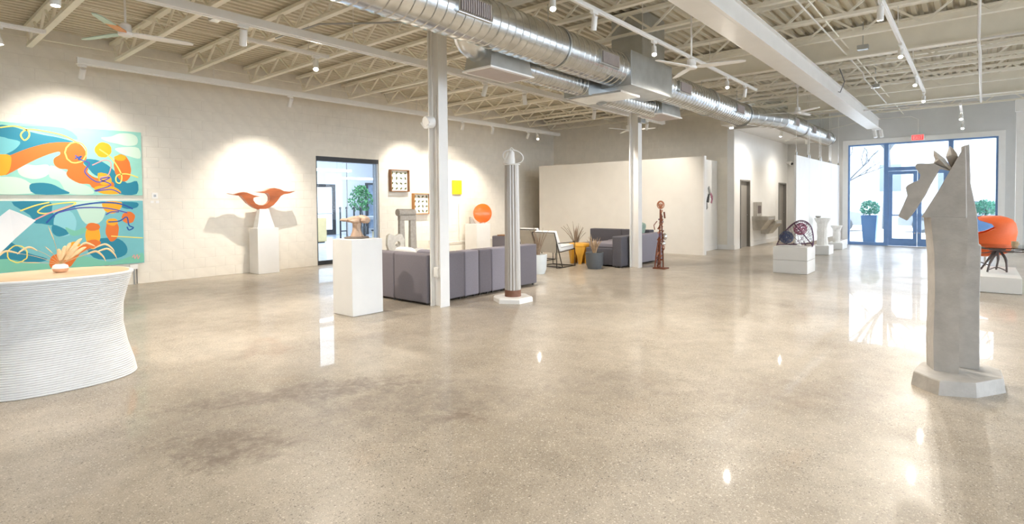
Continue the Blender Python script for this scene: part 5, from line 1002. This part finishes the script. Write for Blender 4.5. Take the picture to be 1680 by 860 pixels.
zl = min(p[1] for p in SL); SL = [(a, max(b, .106) if b > .2 else .106) for a, b in SL]; SRr = [(a-(.035 if a < -.015+.03*(b > 1.35) else 0), b if b > .25 else .106) for a, b in SRr]
bk = lambda P: [(a-.055 if a < -.16 else a-.01, b) for a, b in P]
MB().loft([[(a, 5.48, b) for a, b in SL], [(a, 5.64, b) for a, b in bk(SL)]]).build('front_slab', 'concrete', t); slabp(SRr, 5.70, 5.84, 'rear_slab')
TRI = [(-0.325,1.321),(-0.042,1.320),(-0.050,1.770),(-0.057,1.887),(-0.112,1.764),(-0.215,1.539)]
slabp(TRI, 5.50, 5.66, 'triangle'); ARM = [(-0.366,1.745),(-0.353,1.757),(-0.328,1.757),(-0.289,1.753),(-0.251,1.755),(-0.192,1.716),(-0.144,1.690),(-0.213,1.709),(-0.234,1.664),(-0.271,1.584),(-0.303,1.502),(-0.373,1.369),(-0.421,1.294),(-0.479,1.329),(-0.446,1.419),(-0.418,1.499),(-0.430,1.564),(-0.416,1.584),(-0.382,1.606),(-0.351,1.617),(-0.338,1.634),(-0.335,1.668),(-0.355,1.703),(-0.366,1.724)]
slabp(ARM, 5.52, 5.62, 'wavy_arm')
for P, yy in (([(-0.251,1.860),(-0.252,1.813),(-0.242,1.785),(-0.253,1.755),(-0.144,1.690),(-0.139,1.713),(-0.181,1.788),(-0.235,1.845)], 5.50), ([(-0.153,1.890),(-0.171,1.828),(-0.176,1.801),(-0.138,1.703),(-0.100,1.803),(-0.108,1.830),(-0.130,1.865)], 5.54)):
    m = MB(); cx_ = sum(p[0] for p in P)/len(P); cz_ = sum(p[1] for p in P)/len(P); n = len(P)
    m.loft([[(a, yy+.05, b) for a, b in P], [(a, yy+.09, b) for a, b in P]]); k0 = len(m.v); m.v += [(a, yy+.05, b) for a, b in P]+[(cx_, yy-.015, cz_)]
    for i in range(n): m._f(k0+i, k0+(i+1) % n, k0+n)
    m.build('petal', 'concrete', t)

# ------------------------------------------------------------ platform, glass table, egg chair
t = thing('low_platform', 'low white display platform behind the grey sculpture', 'platform', (.16, 12.3, 0)); MB().box(-.25, .57, 11.32, 13.1, .006, .25).build('box', 'ped_white', t, bevel=.004); MB().box(-.22, .54, 11.35, 13.07, 0, .006).build('foot', 'ped_white', t)
t = thing('branch_table', 'glass-topped table with a twisted branch base', 'table', (.3, 12.2, .25)); MB().box(-.12, .92, 11.75, 12.75, .66, .675).build('glass_top', 'table_glass', t)
for P in ([(.18, 12.0, .26), (.22, 12.1, .42), (.32, 12.2, .62)], [(.42, 12.05, .26), (.41, 12.1, .45), (.36, 12.2, .56), (.30, 12.2, .62)], [(.30, 12.5, .26), (.32, 12.35, .45), (.30, 12.2, .62)], [(.10, 12.4, .26), (.2, 12.3, .45), (.28, 12.2, .62)]): MB().tube(smoothpts(P, 4), [.015]*4+[.02]*(len(smoothpts(P, 4))-4), 7).build('branch_leg', 'branch', t, True)
for P in ([(.30, 12.2, .60), (.1, 12.1, .56), (-.08, 11.95, .655)], [(.30, 12.2, .60), (.55, 12.3, .60), (.85, 12.5, .655)], [(.32, 12.2, .58), (.6, 12.0, .60), (.8, 11.85, .655)], [(.30, 12.2, .6), (.05, 12.5, .62), (-.05, 12.65, .655)], [(.18, 12.02, .28), (.30, 12.1, .33), (.42, 12.06, .28)], [(.2, 12.1, .36), (.05, 12.0, .42), (-.1, 11.9, .40)]): MB().tube(smoothpts(P, 4), .009, 6).build('branch', 'branch', t, True)
MB().lathe([(.10, .60), (.12, .635), (.09, .66)], (.3, 12.2, 0), 14).build('hub', 'branch', t, True)
t = thing('ceramic_cup', 'small tan ceramic cup on the glass table', 'cup', (.52, 12.2, .675)); MB().lathe([(.035, 0), (.045, .02), (.047, .085), (.042, .085), (.038, .02)], (.52, 12.2, .676), 16).build('body', 'ceramic_tan', t, True); MB().tube([(.52+.046*.7, 12.2-.046*.7, .74), (.575, 12.15, .73), (.555, 12.165, .70)], .006, 6).build('handle', 'ceramic_tan', t, True)
# egg chair, open side towards -X
t = thing('egg_chair', 'orange egg-shaped lounge chair behind the glass table', 'chair', (.28, 14.3, 0)); ex, ey = .22, 14.3
rg = []
for z, r_, td, dx in ((.34, .12, 150, 0), (.42, .30, 150, 0), (.52, .37, 150, 0), (.64, .405, 150, 0), (.72, .415, 146, .0), (.77, .415, 126, .01), (.82, .415, 98, .015), (.90, .40, 78, .02), (.98, .385, 86, .02), (1.06, .345, 118, .01), (1.10, .28, 126, 0), (1.13, .19, 114, -.01)):
    td = math.radians(td); n = 30; arc_ = lambda rr, zz: [(ex+dx+rr*math.cos(-td+2*td*i/n), ey+rr*math.sin(-td+2*td*i/n), zz) for i in range(n+1)]
    rg.append(arc_(r_, z)+arc_(max(.02, r_-.045), z-(.02 if z > 1 else 0))[::-1])
MB().loft(rg).build('shell', 'egg_orange', t, True)
MB().lathe([(.05, .33), (.16, .345), (.30, .46), (.33, .56), (.30, .62), (.1, .63)], (ex-.06, ey, 0), 28).build('seat_cushion', 'egg_inner', t, True)
MB().lathe([(.03, .05), (.03, .34)], (ex-.03, ey, 0), 12).build('post', 'chrome', t, True)
for k in range(4): a = k*PI/2+.5; MB().tube([(ex-.03, ey, .06), (ex-.03+.3*math.cos(a), ey+.3*math.sin(a), .02)], [.022, .016], 8).build('base_arm', 'chrome', t, True)
